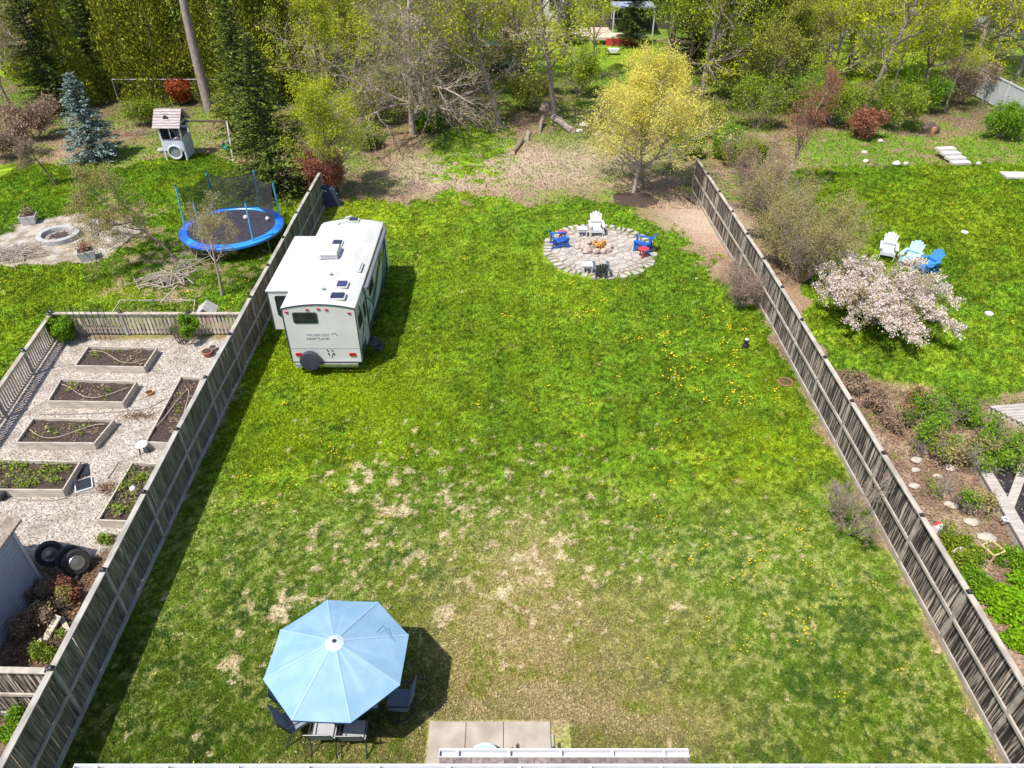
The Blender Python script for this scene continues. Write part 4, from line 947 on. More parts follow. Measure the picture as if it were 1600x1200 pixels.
    for sx in (-1, 1):
        for y in (3.2, 4.05):
            wh = MB().lathe((sx * 1.06, y, .34), [(.20, -.11), (.33, -.11), (.345, -.06), (.345, .06), (.33, .11), (.20, .11)], 22, 'X').build('wheel', RUB, T, smooth=True)
            MB().lathe((sx * 1.06 + sx * .09, y, .34), [(.19, -.03), (.19, .03), (.06, .04)], 16, 'X').build('rim', METL, wh)
    MB().beam((-.7, 7.4, .42), (0, 8.7, .42), .08, .12).beam((.7, 7.4, .42), (0, 8.7, .42), .08, .12).build('hitch', BLK, T)
    for cx in (-.13, .13): MB().lathe((cx, 8.0, .48), [(.14, 0), (.15, .05), (.15, .4), (.1, .48), (.05, .5)], 14).build('gas_bottle', WHT, T, smooth=True)
    for x, y in ((-.9, .4), (.9, .4), (-.9, 6.8), (.9, 6.8)): MB().beam((x, y, 0), (x, y, .4), .05, .05).build('stabiliser', METL, T)
trailer()

# ---------------------------------------------------------------- garden chairs
def adirondack(label, loc, rz, m, group='lounge chairs', s=1):
    t = thing('adirondack_chair', label, 'chair', loc, rz, group, s)
    b = MB(); tilt = R(31); 
    for i in range(5):
        x = (i - 2) * .108; top = .98 - abs(i - 2) ** 1.6 * .035
        b.beam((x * .82, -.22, .30), (x * 1.15, -.22 - (top - .3) * math.tan(tilt), top), .098, .02, up=(0, 1, 0))
    b.build('backrest', m, t)
    st = MB()
    for i in range(6): y = .30 - i * .10; st.box((0, y, .38 - i * .022), (.52, .088, .022))
    st.build('seat', m, t)
    for sx in (-1, 1):
        MB().prism([(-.42, .58), (.36, .60), (.40, .57), (.40, .56), (-.42, .555)], sx * .26, sx * .39, 'X').build('armrest', m, t)
        MB().beam((sx * .30, .33, 0), (sx * .30, .33, .57), .03, .10, up=(0, 1, 0)).build('leg', m, t)
        MB().beam((sx * .27, .36, .33), (sx * .27, -.48, .02), .03, .12).beam((sx * .27, -.38, .0), (sx * .29, -.36, .56), .03, .07, up=(0, 1, 0)).build('side_rail', m, t)
    MB().box((0, .375, .31), (.58, .025, .12)).build('front_board', m, t); MB().box((0, -.31, .56), (.62, .03, .06)).build('crosspiece', m, t)
    return t
PW = mat('white_paint', (.62, .64, .68), (.54, .56, .60), rough=.45); PB = mat('blue_plastic', (.02, .13, .50), (.02, .10, .40), rough=.4)
PR = mat('red_plastic', (.62, .05, .06), (.5, .04, .05), rough=.4); PA = mat('aqua_plastic', (.40, .68, .74), (.32, .6, .66), rough=.4); PG = mat('grey_plastic', (.09, .10, .13), (.13, .14, .17), rough=.45)
PB2 = mat('mid_blue_plastic', (.05, .25, .62), (.04, .2, .5), rough=.4)
adirondack('white slatted lounge chair at the back of the stone fire circle', P3(931, 366), R(180), PW)
adirondack('dark blue lounge chair on the left of the stone fire circle', P3(874, 385), R(-80), PB, 'lounge chairs')
adirondack('blue lounge chair with a cushion on the right of the stone fire circle', P3(1003, 391), R(70), PB, 'lounge chairs')
adirondack('white lounge chair half hidden behind the blossom tree', P3(1384, 402), R(155), PW, s=1.05)
adirondack('pale aqua lounge chair behind the blossom tree', P3(1418, 414), R(135), PA, s=1.05)
adirondack('mid blue lounge chair rightmost behind the blossom tree', P3(1443, 425), R(110), PB2, s=1.05)
def sidetable(label, loc, m, rz=0, name='side_table'):
    t = thing(name, label, 'table', loc, rz, 'small tables by the fire circle'); b = MB()
    for i in range(5): b.box((-.2 + .1 * i, 0, .44), (.09, .46, .022))
    b.build('table_top', m, t)
    for x in (-.2, .2):
        for y in (-.19, .19): MB().box((x, y, .215), (.04, .04, .43)).build('leg', m, t)
    MB().box((0, -.19, .39), (.40, .025, .06)).box((0, .19, .39), (.40, .025, .06)).box((0, 0, .12), (.03, .38, .04)).build('apron', m, t)
sidetable('white slatted side table beside the white chair at the back', P3(909, 369), PW)
sidetable('white side table next to the dark grey chair at the front of the fire circle', P3(917, 426), PW)
def roundtable(label, loc, m):
    t = thing('side_table', label, 'table', loc, .3, 'small tables by the fire circle')
    MB().lathe((0, 0, .42), [(.24, 0), (.26, .02), (.26, .04), (.2, .05)], 8).build('table_top', m, t)
    for a in range(3): c, s = math.cos(a * 2.1), math.sin(a * 2.1); MB().beam((c * .2, s * .2, 0), (c * .1, s * .1, .42), .06, .03).build('leg', m, t)
roundtable('red side table behind the dark blue left chair', P3(878, 376), PR)
roundtable('red side table in front of the blue right chair', P3(1004, 402), PR)
def slingchair(label, loc, rz, m, fm, group, name='garden_chair'):
    t = thing(name, label, 'chair', loc, rz, group)
    st = MB(); st.beam((0, .24, .43), (0, -.20, .39), .50, .02); st.build('seat', m, t)
    b = MB(); b.beam((0, -.21, .42), (0, -.42, 1.0), .50, .02, up=(0, 1, 0)); b.build('backrest', m, t)
    for sx in (-1, 1):
        x = sx * .27
        MB().path([(x, .30, 0), (x, .22, .44), (x, .20, .64), (x, -.28, .66)], .016).build('arm_frame', fm, t)
        MB().path([(x, .24, .43), (x, -.22, .40), (x, -.43, 1.02)], .014).build('side_frame', fm, t)
        MB().path([(x, -.20, .40), (x, -.42, 0)], .016).build('leg', fm, t)
    MB().tube((-.27, -.43, 1.02), (.27, -.43, 1.02), .014).tube((-.27, .24, .43), (.27, .24, .43), .014).build('cross_tube', fm, t)
    return t
adirondack('dark grey slatted chair with pale arms at the front of the fire circle', P3(938, 431), R(0), PG, s=.95)
# stone circle
STONE = mat('flagstone', (.46, .415, .37), (.31, .275, .245), scale=3, rough=.85, island=.14, bump=.3, detail=8)
def patio():
    c = P3(937, 391); t = thing('stone_patio', 'round patio of irregular pale flagstones under the fire circle chairs', 'patio', (c[0], c[1] , 0))
    r = random.Random(4); pts = []
    for i in range(4000):
        a, q = r.uniform(0, 2 * math.pi), math.sqrt(r.random()); p = (q * 2.5 * math.cos(a), q * 2.7 * math.sin(a)); mn = .34 if q < .85 else .22
        if all((p[0] - o[0]) ** 2 + (p[1] - o[1]) ** 2 > mn * mn for o in pts): pts.append(p)
    m = MB()
    for p in pts:
        poly = [(p[0] + .5 * math.cos(k * math.pi / 4), p[1] + .5 * math.sin(k * math.pi / 4)) for k in range(8)]
        for o in pts:
            if o is p: continue
            dx, dy = o[0] - p[0], o[1] - p[1]; dd = math.hypot(dx, dy)
            if dd > 1.1: continue
            nx, ny = dx / dd, dy / dd; lim = dd / 2 - .018; out = []
            for q0, q1 in zip(poly, poly[1:] + poly[:1]):
                s0 = (q0[0] - p[0]) * nx + (q0[1] - p[1]) * ny - lim; s1 = (q1[0] - p[0]) * nx + (q1[1] - p[1]) * ny - lim
                if s0 <= 0: out.append(q0)
                if (s0 < 0) != (s1 < 0) and s0 != s1: u = s0 / (s0 - s1); out.append((q0[0] + u * (q1[0] - q0[0]), q0[1] + u * (q1[1] - q0[1])))
            poly = out
            if len(poly) < 3: break
        rim = math.hypot(*p) > 2.2
        if rim: poly = [(p[0] + (x - p[0]) * .62, p[1] + (y - p[1]) * .62) for x, y in poly]
        if len(poly) >= 3: m.prism([(x, y) for x, y in poly], 0, r.uniform(.035, .05) + (.03 if rim else 0))
    m.build('flagstones', STONE, t)
    MB().prism([(2.45 * math.cos(a * .2618), 2.6 * math.sin(a * .2618)) for a in range(24)], .005, .02).build('joint_sand', mat('joint_sand', (.22, .17, .12), (.32, .26, .2), scale=20, rough=.95), t)
    f = thing('fire_pit', 'ring of rough stones with orange firewood at the patio centre', 'fire pit', (c[0] + .0, c[1] + .1, .045))
    ROCK = mat('pit_rock', (.50, .40, .34), (.30, .22, .19), scale=5, rough=.9, island=.3, bump=.4)
    for i in range(11):
        a = i * 2 * math.pi / 11; MB().rock((.62 * math.cos(a) - .15, .55 * math.sin(a), 0), (.38, .3, .2 + .08 * r.random()), i).build('ring_stone', ROCK, f)
    FW = mat('firewood', (.62, .30, .06), (.40, .17, .05), scale=8, rough=.8, island=.35)
    m = MB()
    for i in range(14): a = r.uniform(0, 3.14); x, y = r.uniform(-.15, .15), r.uniform(-.15, .15); m.tube((x - .28 * math.cos(a), y - .28 * math.sin(a), .06 + .02 * i), (x + .28 * math.cos(a), y + .28 * math.sin(a), .10 + .02 * i), .04, n=6)
    m.build('firewood', FW, f)
    MB().prism([(.5 * math.cos(a * .5236) - .1, .45 * math.sin(a * .5236)) for a in range(12)], 0.002, .02).build('ash', mat('ash', (.16, .14, .13), (.3, .27, .25), scale=12, rough=1), f)
    q = thing('stone_pile', 'loose pinkish stones heaped left of the fire pit', 'stones', (c[0] - .85, c[1] + .05, .045))
    for i in range(9): MB().rock((r.uniform(-.25, .3), r.uniform(-.55, .45), 0), (.3, .26, .16), i + 40).build('stone', ROCK, q)
patio()
# mulch ring
def mulch():
    c = P3(992, 312); m = MB()
    r = random.Random(2); poly = [((1.25 + r.uniform(-.1, .1)) * math.cos(a * .31416), (1.1 + r.uniform(-.1, .1)) * math.sin(a * .31416)) for a in range(20)]
    n = len(poly); V = [(x, y, .0) for x, y in poly] + [(x * .8, y * .8, .05) for x, y in poly] + [(x * .3, y * .3, .09) for x, y in poly]
    m.add(V, [(k * n + i, k * n + (i + 1) % n, (k + 1) * n + (i + 1) % n, (k + 1) * n + i) for k in range(2) for i in range(n)] + [tuple(range(2 * n, 3 * n))])
    o = m.build('mulch_ring', mat('dark_mulch', (.035, .022, .016), (.09, .055, .04), scale=30, rough=1, bump=1), smooth=True); o.location = c
    tag(o, 'dark brown mulch ring around the foot of the round yellow tree', 'mulch')
mulch()

# ---------------------------------------------------------------- dining set and umbrella
CLOTH = mat('umbrella_cloth', (.185, .325, .46), (.24, .38, .50), scale=2.2, rough=.75)
def umbrella():
    t = thing('patio_umbrella', 'large pale blue octagonal umbrella open over the dining table', 'umbrella', (-3.68, 8.88, 0))
    R0, z0, z1 = 1.53, 2.13, 2.68; a0 = R(20); m = MB(); nr = 6; fold = random.Random(6); cor = [a0 + i * math.pi / 4 for i in range(8)]; vs = []; fs = []; sub = 6; N = 8 * sub; fo = [0 if k % 6 == 0 else fold.uniform(-.016, .006) for k in range(48)]
    for k in range(nr + 1):
        f = .10 + .90 * k / nr
        for i in range(8):
            for j in range(sub):
                u = j / sub; A_, B_ = cor[i], cor[(i + 1) % 8] if i < 7 else cor[0] + 2 * math.pi
                x = math.cos(A_) * (1 - u) + math.cos(B_) * u; y = math.sin(A_) * (1 - u) + math.sin(B_) * u
                z = z1 - (z1 - z0) * (f ** 1.12) - .016 * math.sin(math.pi * u) * f + fo[i * sub + j] * math.sin(math.pi * f) ; sc2 = 1
                vs.append((x * R0 * f * sc2, y * R0 * f * sc2, z))
    for k in range(nr):
        for i in range(N): fs.append((k * N + i, (k + 1) * N + i, (k + 1) * N + (i + 1) % N, k * N + (i + 1) % N))
    m.add(vs, fs); c = m.build('canopy', CLOTH, t)
    sm = c.modifiers.new('solid', 'SOLIDIFY'); sm.thickness = .006
    # valance
    v = MB(); 
    for i in range(8):
        a, b = cor[i], cor[(i + 1) % 8]; p = Vector((math.cos(a) * R0, math.sin(a) * R0, z0)); q = Vector((math.cos(b) * R0, math.sin(b) * R0, z0)); mid = (p + q) / 2 + Vector((0, 0, -.012))
        for s_, e_ in ((p, mid), (mid, q)): v.add([s_, e_, e_ - Vector((0, 0, .05)), s_ - Vector((0, 0, .05))], [(0, 1, 2, 3)])
    v.build('canopy_hem', mat('blue_hem', (.03, .10, .22), (.02, .07, .16), rough=.7), t)
    MB().lathe((0, 0, z1 - .075), [(.20, .02), (.14, .05), (.08, .075), (.03, .085)], 24).build('vent_cap', mat('pale_cloth', (.50, .56, .60), (.44, .50, .55), rough=.7), t, smooth=True)
    sm_ = MB()
    for i in range(8):
        a = cor[i]; pr_ = None
        for k in range(nr + 1):
            f = .10 + .90 * k / nr; q = Vector((math.cos(a) * R0 * f, math.sin(a) * R0 * f, z1 - (z1 - z0) * f ** 1.12 + .005))
            if pr_ is not None: sm_.beam(pr_, q, .035, .004)
            pr_ = q
    sm_.build('ridge_highlight', mat('ridge_highlight', (.29, .43, .58), (.26, .40, .55), rough=.7), t)  # paler strips along the ribs paint the light on the fabric ridges
    MB().lathe((0, 0, z1), [(.04, 0), (.045, .03), (.02, .06)], 12).build('finial', DG, t)
    for i, a in enumerate(cor):
        MB().beam((math.cos(a) * .05, math.sin(a) * .05, z1 - .04), (math.cos(a) * R0 * .995, math.sin(a) * R0 * .995, z0 - .02), .02, .02).build('rib', METL, t)
        MB().beam((0, 0, 1.95), (math.cos(a) * R0 * .55, math.sin(a) * R0 * .55, z0 + .19), .015, .015).build('strut', METL, t)
    MB().tube((0, 0, .03), (0, 0, z1), .024, n=12).build('pole', METL, t)
    MB().lathe((0, 0, 0), [(.26, 0), (.26, .05), (.08, .09), (.05, .2)], 20).build('base', BLK, t)
    # frayed tear in one panel
    MB().beam((.80, .36, 2.455), (.92, .55, 2.435), .010, .006).beam((.92, .55, 2.437), (1.12, .26, 2.37), .008, .006).build('seam_cord', DG, t)
umbrella()
FRM = mat('bronze_frame', (.05, .05, .055), (.08, .08, .085), rough=.35, metal=.4); SL = mat('sling_fabric', (.20, .24, .30), (.16, .19, .24), scale=60, rough=.8); SLL = mat('grey_sling_fabric', (.38, .38, .40), (.32, .32, .34), scale=60, rough=.8)
TX, TY = -3.75, 9.02
def dining():
    t = thing('dining_table', 'glass topped patio table mostly hidden under the umbrella', 'table', (TX, TY, 0))
    MB().box((0, 0, .725), (1.62, 1.02, .012)).build('glass_top', mat('grey_glass', (.45, .50, .54), (.38, .44, .48), scale=30, rough=.12), t)
    MB().box((0, .52, .715), (1.68, .04, .05)).box((0, -.52, .715), (1.68, .04, .05)).box((.82, 0, .715), (.04, 1.0, .05)).box((-.82, 0, .715), (.04, 1.0, .05)).build('table_rim', FRM, t)
    for x in (-.74, .74):
        for y in (-.44, .44): MB().beam((x, y, 0), (x, y, .69), .045, .045).build('leg', FRM, t)
dining()
G = 'patio chairs around the dining table'
slingchair('grey sling chair near the house, left of the pair', (TX - .33, TY - .82, 0), R(0), SLL, FRM, G)
slingchair('grey sling chair near the house, right of the pair', (TX + .33, TY - .84, 0), R(0), SLL, FRM, G)
slingchair('sling chair at the left end of the dining table', (TX - 1.18, TY - .05, 0), R(-84), SL, FRM, G)
slingchair('sling chair at the lower left corner of the dining table', (TX - 1.02, TY - .55, 0), R(-55), SL, FRM, G)
slingchair('sling chair on the far side of the table under the umbrella', (TX, TY + .85, 0), R(180), SL, FRM, G)
def swivel():
    t = thing('swivel_chair', 'blue grey swivel chair on a ring base at the right end of the table', 'chair', (TX + 1.20, TY - .12, 0), R(88), G)
    MB().beam((0, .26, .42), (0, -.22, .39), .52, .03).build('seat', SL, t); MB().beam((0, -.23, .42), (0, -.40, 1.0), .52, .03, up=(0, 1, 0)).build('backrest', SL, t)
    for sx in (-1, 1): MB().path([(sx * .28, .22, .42), (sx * .30, .2, .62), (sx * .30, -.3, .66), (sx * .27, -.32, .72)], .018).build('armrest', FRM, t)
    MB().torus((0, 0, .03), .30, .018, 28).tube((-.3, 0, .03), (.3, 0, .03), .014).tube((0, -.3, .03), (0, .3, .03), .014).tube((0, 0, .03), (0, 0, .40), .03).build('swivel_base', FRM, t)
swivel()

# ---------------------------------------------------------------- house edge, slab patio
SHG = mat('roof_shingle', (.27, .215, .20), (.15, .115, .105), scale=12, rough=.95, island=.25, bump=.4)
GUT = mat('white_gutter', (.62, .64, .68), (.55, .57, .61), rough=.35)
SID = mat('house_siding', (.6, .58, .54), (.55, .53, .5), rough=.7)
def shingles(m, x0, x1, p0, p1, rows, wd, seed=0, thick=.012):
    """courses of shingle tabs on the slope p0 (y,z low) -> p1"""
    r = random.Random(seed); d = Vector((0, p1[0] - p0[0], p1[1] - p0[1])); L = d.length; d.normalize(); n = Vector((0, -d.z, d.y)) * (1 if d.y > 0 else -1)
    if n.z < 0: n = -n
    for k in range(rows):
        x = x0 - r.uniform(0, wd)
        while x < x1:
            w_ = wd * r.uniform(.6, 1.4); a, b = max(x, x0), min(x + w_ - .006, x1)
            if b > a + .02:
                q = Vector(((a + b) / 2, p0[0], p0[1])) + d * (L / rows * (k + .5)) + n * (.012 + .004 * r.random())
                rot = Matrix(((1, 0, 0), (0, d.y, n.y), (0, d.z, n.z)))
                m.box(q, (b - a, L / rows * 1.12, thick), Matrix(((1, 0, 0), (0, d.y, n.y), (0, d.z, n.z))))
            x += w_
def gutter(x0, x1, y, z, parent, step=.95):
    m = MB(); m.b2((x0, y, z - .11), (x1, y + .012, z)); m.b2((x0, y - .12, z - .112), (x1, y, z - .10)); m.b2((x0, y - .13, z - .11), (x1, y - .118, z + .02)); m.b2((x0, y - .118, z - .1), (x0 + .01, y, z)); m.b2((x1 - .01, y - .118, z - .1), (x1, y, z))
    m.b2((x0, y + .012, z - .012), (x1, y + .03, z + .006))
    g = m.build('gutter', GUT, parent); x = x0 + .3
    while x < x1: MB().b2((x, y - .118, z - .02), (x + .05, y + .02, z + .012)).build('gutter_hanger', GUT, g); x += step
def house():
    H = thing('house', 'near house of which only the white gutters and shingle roof edge show', 'house', (0, 0, 0))
    # main roof: eave y 5.06 z 5.5
    ye, ze = 5.03, 5.45; x0, x1 = -6.22, 9.5
    MB().b2((x0 + .5, -6, 0), (x1 - .5, ye - .5, ze - .35)).build('wall', SID, H)
    MB().prism([(ye - .12, ze - .03), (0.2, ze + 2.0), (-6.5, ze - .9), (-6.5, ze - 1.1), (0.2, ze + 1.8), (ye - .12, ze - .22)], x0, x1, 'X').build('roof', SHG, H)
    gutter(x0, x1, ye, ze, H, 1.0)
    # lower bay roof
    yb, zb_ = 6.50, 2.95; a, b = -1.30, 3.15
    MB().b2((a + .4, ye - .5, 0), (b - .4, yb - .9, zb_ - .2)).build('bay_wall', SID, H)
    br = MB().prism([(yb - .12, zb_ - .03), (4.5, zb_ + .55), (4.5, zb_ + .4), (yb - .12, zb_ - .2)], a + .02, b - .02, 'X').build('bay_roof', SHG, H)
    m = MB(); shingles(m, a + .03, b - .03, (yb - .12, zb_ - .03), (4.5, zb_ + .55), 13, .30, 3); m.build('shingle', SHG, br)
    gutter(a, b, yb, zb_, H, .92)
house()
PAV = mat('concrete_paver', (.42, .36, .30), (.30, .255, .21), scale=2.2, rough=.85, detail=8, bump=.1)
def pavers():
    xs = [-1.86, -1.03, -.19, .86]; t = thing('paver_patio', 'row of large beige concrete slabs beside the house', 'patio', (0, 0, 0))
    ys = [8.60, 7.55, 6.6, 5.6]; r = random.Random(1)
    for j in range(3):
        for i in range(3): MB().b2((xs[i] + .008, ys[j + 1] + .008, .0), (xs[i + 1] - .008, ys[j] - .008, .045 + .003 * r.random())).build('slab', PAV, t)
pavers()
def tub():
    t = thing('storage_tub', 'white tub with pale blue contents on the beige slabs beside the gutter', 'tub', (-.58, 7.56, .05))
    MB().prism([(.33 * math.cos(a) * 1.15 * (1 if abs(math.cos(a)) < .8 else 1), .42 * math.sin(a)) for a in [i * math.pi / 10 for i in range(20)]], 0, .30).build('tub_body', PW, t, bevel=.03)
    MB().prism([(.30 * math.cos(a), .36 * math.sin(a)) for a in [i * math.pi / 10 for i in range(20)]], .30, .315).build('lid', mat('pale_blue_plastic', (.42, .58, .78), (.38, .54, .74), rough=.3), t)
tub()
def deckchair(label, x, y, rz):
    t = thing('slatted_chair', label, 'chair', (x, y, .05), rz, 'slatted chairs under the eave'); WD = mat('chair_wood', (.25, .17, .11), (.18, .12, .08), rough=.7)
    b = MB()
    for i in range(4): b.beam((-.21 + .14 * i, -.2, .4), (-.21 + .14 * i, -.32, .95), .07, .02, up=(0, 1, 0))
    b.build('backrest', WD, t); b = MB()
    for i in range(4): b.box((0, -.15 + .12 * i, .41), (.5, .08, .02))
    b.build('seat', WD, t)
    for sx in (-1, 1):
        for y_ in (-.2, .25): MB().beam((sx * .23, y_, 0), (sx * .23, y_, .4), .04, .04).build('leg', WD, t)
deckchair('slatted chair by the slabs, left of the two whose shadows show', .12, 7.22, R(215)); deckchair('slatted chair by the slabs, right of the two whose shadows show', .98, 7.25, R(215))
pl = MB().beam((.90, 7.4, .03), (.90, 8.3, .03), .05, .06).build('timber_edge', RAILG); tag(pl, 'short pale timber edging at the right side of the slabs', 'timber')

# ---------------------------------------------------------------- left garden
BEDW = mat('bed_timber', (.52, .46, .39), (.36, .31, .26), scale=5, stretch=(.5, 2, 2), rough=.9, bump=.3, island=.1); SOIL = mat('dark_soil', (.026, .017, .014), (.085, .055, .042), scale=16, rough=1, bump=1)
VEG = leafmat('bed_plants', (.30, .42, .05), (.16, .20, .04), .3); STRW = leafmat('bed_straw', (.55, .42, .28), (.30, .20, .13), .2)
def bed(label, c4, plants, seed, h=.30, hose=True):
    P = [at(*p, h) for p in c4]  # fl, fr, br, bl
    fl, fr, br, bl = [Vector((p.x, p.y, 0)) for p in P]; o = (fl + fr + br + bl) / 4
    t = thing('raised_bed', label, 'planter', tuple(o)); q = [v - o for v in (fl, fr, br, bl)]; up = Vector((0, 0, h / 2))
    for a, b in zip(q, q[1:] + q[:1]):
        d = (b - a).normalized() * .02; MB().beam(a + up - d * 0, b + up + d * 0, .045, h).build('bed_board', BEDW, t)
    rr = random.Random(seed); n = 18; V = []; F = []
    for i in range(n):
        for j in range(n):
            u, v = i / (n - 1), j / (n - 1); p = (q[0] * (1 - u) + q[1] * u) * (1 - v) + (q[3] * (1 - u) + q[2] * u) * v
            V.append((p.x * .97, p.y * .97, h - .10 + rr.uniform(-.04, .035)))
    F = [(i * n + j, (i + 1) * n + j, (i + 1) * n + j + 1, i * n + j + 1) for i in range(n - 1) for j in range(n - 1)]
    MB().add(V, F).build('soil', SOIL, t, smooth=True)
    for nm, m_, k, sz in (('bed_plants', VEG, plants, (.02, .06)), ('straw', STRW, 160, (.02, .05))):
        if not k: continue
        pts = []
        for _ in range(max(3, k // 14)):
            u, v = rr.uniform(.06, .94), rr.uniform(.08, .92); p = (q[0] * (1 - u) + q[1] * u) * (1 - v) + (q[3] * (1 - u) + q[2] * u) * v; pts.append((p.x * .93, p.y * .93, h - .05 + (.05 if nm != 'straw' else 0), 0, 0, 1))
        o2 = leaves(nm, pts, 14, .08 if nm != 'straw' else .12, sz, m_, t, seed); 
        me = o2.data; co = np.empty(len(me.vertices) * 3, np.float32); me.vertices.foreach_get('co', co); co = co.reshape(-1, 3); co[:, 2] = np.clip(co[:, 2], h - .07, h + .12)
        me.vertices.foreach_set('co', co.ravel()); me.update()
    if hose:
        pts = [];
        for i in range(22): u = i / 21; p = (q[0] * (1 - u) + q[1] * u) * .5 + (q[3] * (1 - u) + q[2] * u) * .5; w_ = (q[3] - q[0]) * .33 * math.sin(u * 5 + seed); pts.append(tuple((p + w_) * .9 + Vector((0, 0, h - .02))))
        MB().path(pts, .012, 5).build('drip_hose', mat('tan_hose', (.50, .40, .30), (.42, .33, .25), rough=.6), t)
bed('raised bed nearest the low slatted fence', [(117, 571), (225, 573), (245, 543), (138, 541)], 90, 1)
bed('second raised bed from the low slatted fence', [(75, 626), (192, 628), (213, 596), (95, 592)], 110, 2)
bed('third raised bed with dark soil and a loop of hose', [(25, 691), (147, 692), (178, 655), (52, 653)], 120, 3)
bed('raised bed full of green plants at the left edge', [(-45, 764), (98, 765), (125, 721), (-20, 718)], 1100, 4, hose=False)
bed('long narrow bed against the board fence with dark soil', [(228, 690), (272, 692), (315, 590), (283, 588)], 60, 5)
bed('narrow weedy bed against the board fence nearest the tires', [(153, 812), (203, 814), (250, 725), (207, 722)], 700, 6, hose=False)
LT = thing('plant_trays', 'black seedling trays beside the green planted bed', 'trays', P3(130, 745), .5)
MB().box((0, .25, .04), (.35, .6, .07)).build('tray', BLK, LT); MB().box((0, -.45, .04), (.5, .55, .05)).build('tray', PW, LT); MB().box((0, -.45, .07), (.42, .47, .03)).build('tray_liner', BLK, LT)
def pot(label, loc, r, h, m, plant=None, name='flower_pot', rz=0):
    t = thing(name, label, 'pot', loc, rz); MB().lathe((0, 0, 0), [(r * .7, 0), (r, h * .9), (r * 1.08, h * .9), (r * 1.08, h), (r * .9, h)], 18).build('pot_body', m, t, smooth=True)
    MB().lathe((0, 0, h), [(r * .88, 0), (r * .88, .01)], 14).build('soil', SOIL, t)
    if plant: leaves('plant', [(0, 0, h + .12, 0, 0, 1)], 120, .12, (.02, .05), plant, t, 3)
TER = mat('terracotta', (.42, .16, .10), (.32, .12, .08), rough=.8); CON = mat('pale_concrete', (.44, .43, .42), (.32, .31, .30), scale=8, rough=.85)
pot('terracotta pot by the board fence at the top of the gravel yard', P3(325, 556), .2, .22, TER)
pot('second smaller grey pot beside the terracotta pot', P3(334, 548), .14, .18, CON)
pot('orange pot like ball on the gravel between the beds', P3(234, 616), .13, .1, mat('orange_plastic', (.7, .32, .06), rough=.5))
pot('black planter at the left edge next to the green bed', P3(2, 778), .22, .25, BLK)
def planter(label, loc, lm, rz):
    t = thing('square_planter', label, 'planter', loc, rz); MB().prism([(-.30, 0), (.30, 0), (.40, .45), (-.40, .45)], -.32, .32, 'Y').build('planter_box', CON, t, bevel=.02); MB().box((0, 0, .455), (.68, .56, .02)).build('soil', SOIL, t)
    leaves('plant', [(0, 0, .62, 0, 0, 1)], 200, .14, (.03, .07), lm, t, 5)
planter('pale concrete planter left of the neighbour fire ring', P3(48, 348), GRY, .3); planter('pale concrete planter with a red brown plant right of the neighbour fire ring', P3(138, 404), REDL, .5)
st = thing('garden_stool', 'small white round stool on the gravel near the narrow beds', 'stool', P3(226, 706))
MB().lathe((0, 0, .30), [(.18, 0), (.2, .02), (.18, .05)], 16).build('stool_top', PW, st)
for a in range(3): MB().beam((.16 * math.cos(a * 2.1), .16 * math.sin(a * 2.1), 0), (.12 * math.cos(a * 2.1), .12 * math.sin(a * 2.1), .3), .03, .03).build('leg', BLK, st)
gl = thing('solar_globe', 'white glass globe on a stake by the narrow weedy bed', 'garden light', P3(217, 785)); MB().tube((0, 0, 0), (0, 0, .5), .012).build('stake', METL, gl); MB().lathe((0, 0, .58), [(.03, -.09), (.08, -.05), (.095, 0), (.08, .05), (.03, .09)], 14).build('globe', mat('frosted_globe', (.8, .8, .78), rough=.3), gl, smooth=True)
def hose(name, label, pts, r, m, z=.02):
    P = [Vector((*A(*p), z)) for p in pts]; Q = []
    for i in range(len(P) - 1):
        a, b, c, d = P[max(i - 1, 0)], P[i], P[i + 1], P[min(i + 2, len(P) - 1)]
        for k in range(6): t = k / 6; Q.append(.5 * ((2 * b) + (c - a) * t + (2 * a - 5 * b + 4 * c - d) * t * t + (3 * b - a - 3 * c + d) * t ** 3))
    Q.append(P[-1]); tag(MB().path(Q, r, 5).build(name, m), label, 'hose')
HM = mat('grey_hose', (.18, .17, .15), (.25, .23, .2), rough=.7)
hose('garden_hose', 'dark hose crossing the gravel from the second bed to the narrow bed', [(62, 648), (110, 648), (170, 645), (225, 640), (255, 626), (266, 622)], .016, HM)
hose('garden_hose', 'dark hose on the gravel below the green planted bed', [(5, 776), (40, 782), (90, 782), (120, 772), (160, 770)], .016, HM)
hose('garden_hose', 'short dark hose curling beside the narrow weedy bed', [(168, 748), (178, 735), (186, 722)], .014, HM)
# mulch heaps
def heap(label, px, py, rx, ry, h, lm, seed, name='mulch_heap'):
    t = thing(name, label, 'heap', P3(px, py)); r = np.random.RandomState(seed); pts = [(r.normal(0, rx / 2), r.normal(0, ry / 2), abs(r.normal(0, h / 2)), 0, 0, 1) for _ in range(70)]
    leaves('dry_stems', pts, 9, .05, (.02, .06), lm, t, seed, thin=.25)
heap('small heap of dry brown stems beside the third raised bed', 215, 652, .7, .35, .12, GRY, 1); heap('brown clippings on the gravel beside the weedy narrow bed', 170, 762, .3, .3, .12, GRY, 2)
bush('climbing_bush', 'bright green bush growing at the slatted fence near its left corner', P3(98, 532), 130, .9, 12, 7, .06, (.03, .06), FRG, TWIGD, spread=.5)
bush('climbing_bush', 'green bush growing on the slatted fence near the board fence', P3(285, 536), 131, 1.0, 14, 8, .06, (.03, .06), FRG, TWIGD, spread=.45)
tr = thing('trellis', 'dark wire trellis leaning at the low slatted fence', 'trellis', P3(150, 532)); m = MB()
for i in range(7): m.tube((-.6 + .2 * i, 0, 0), (-.75 + .25 * i, .05, 1.6), .012, n=5)
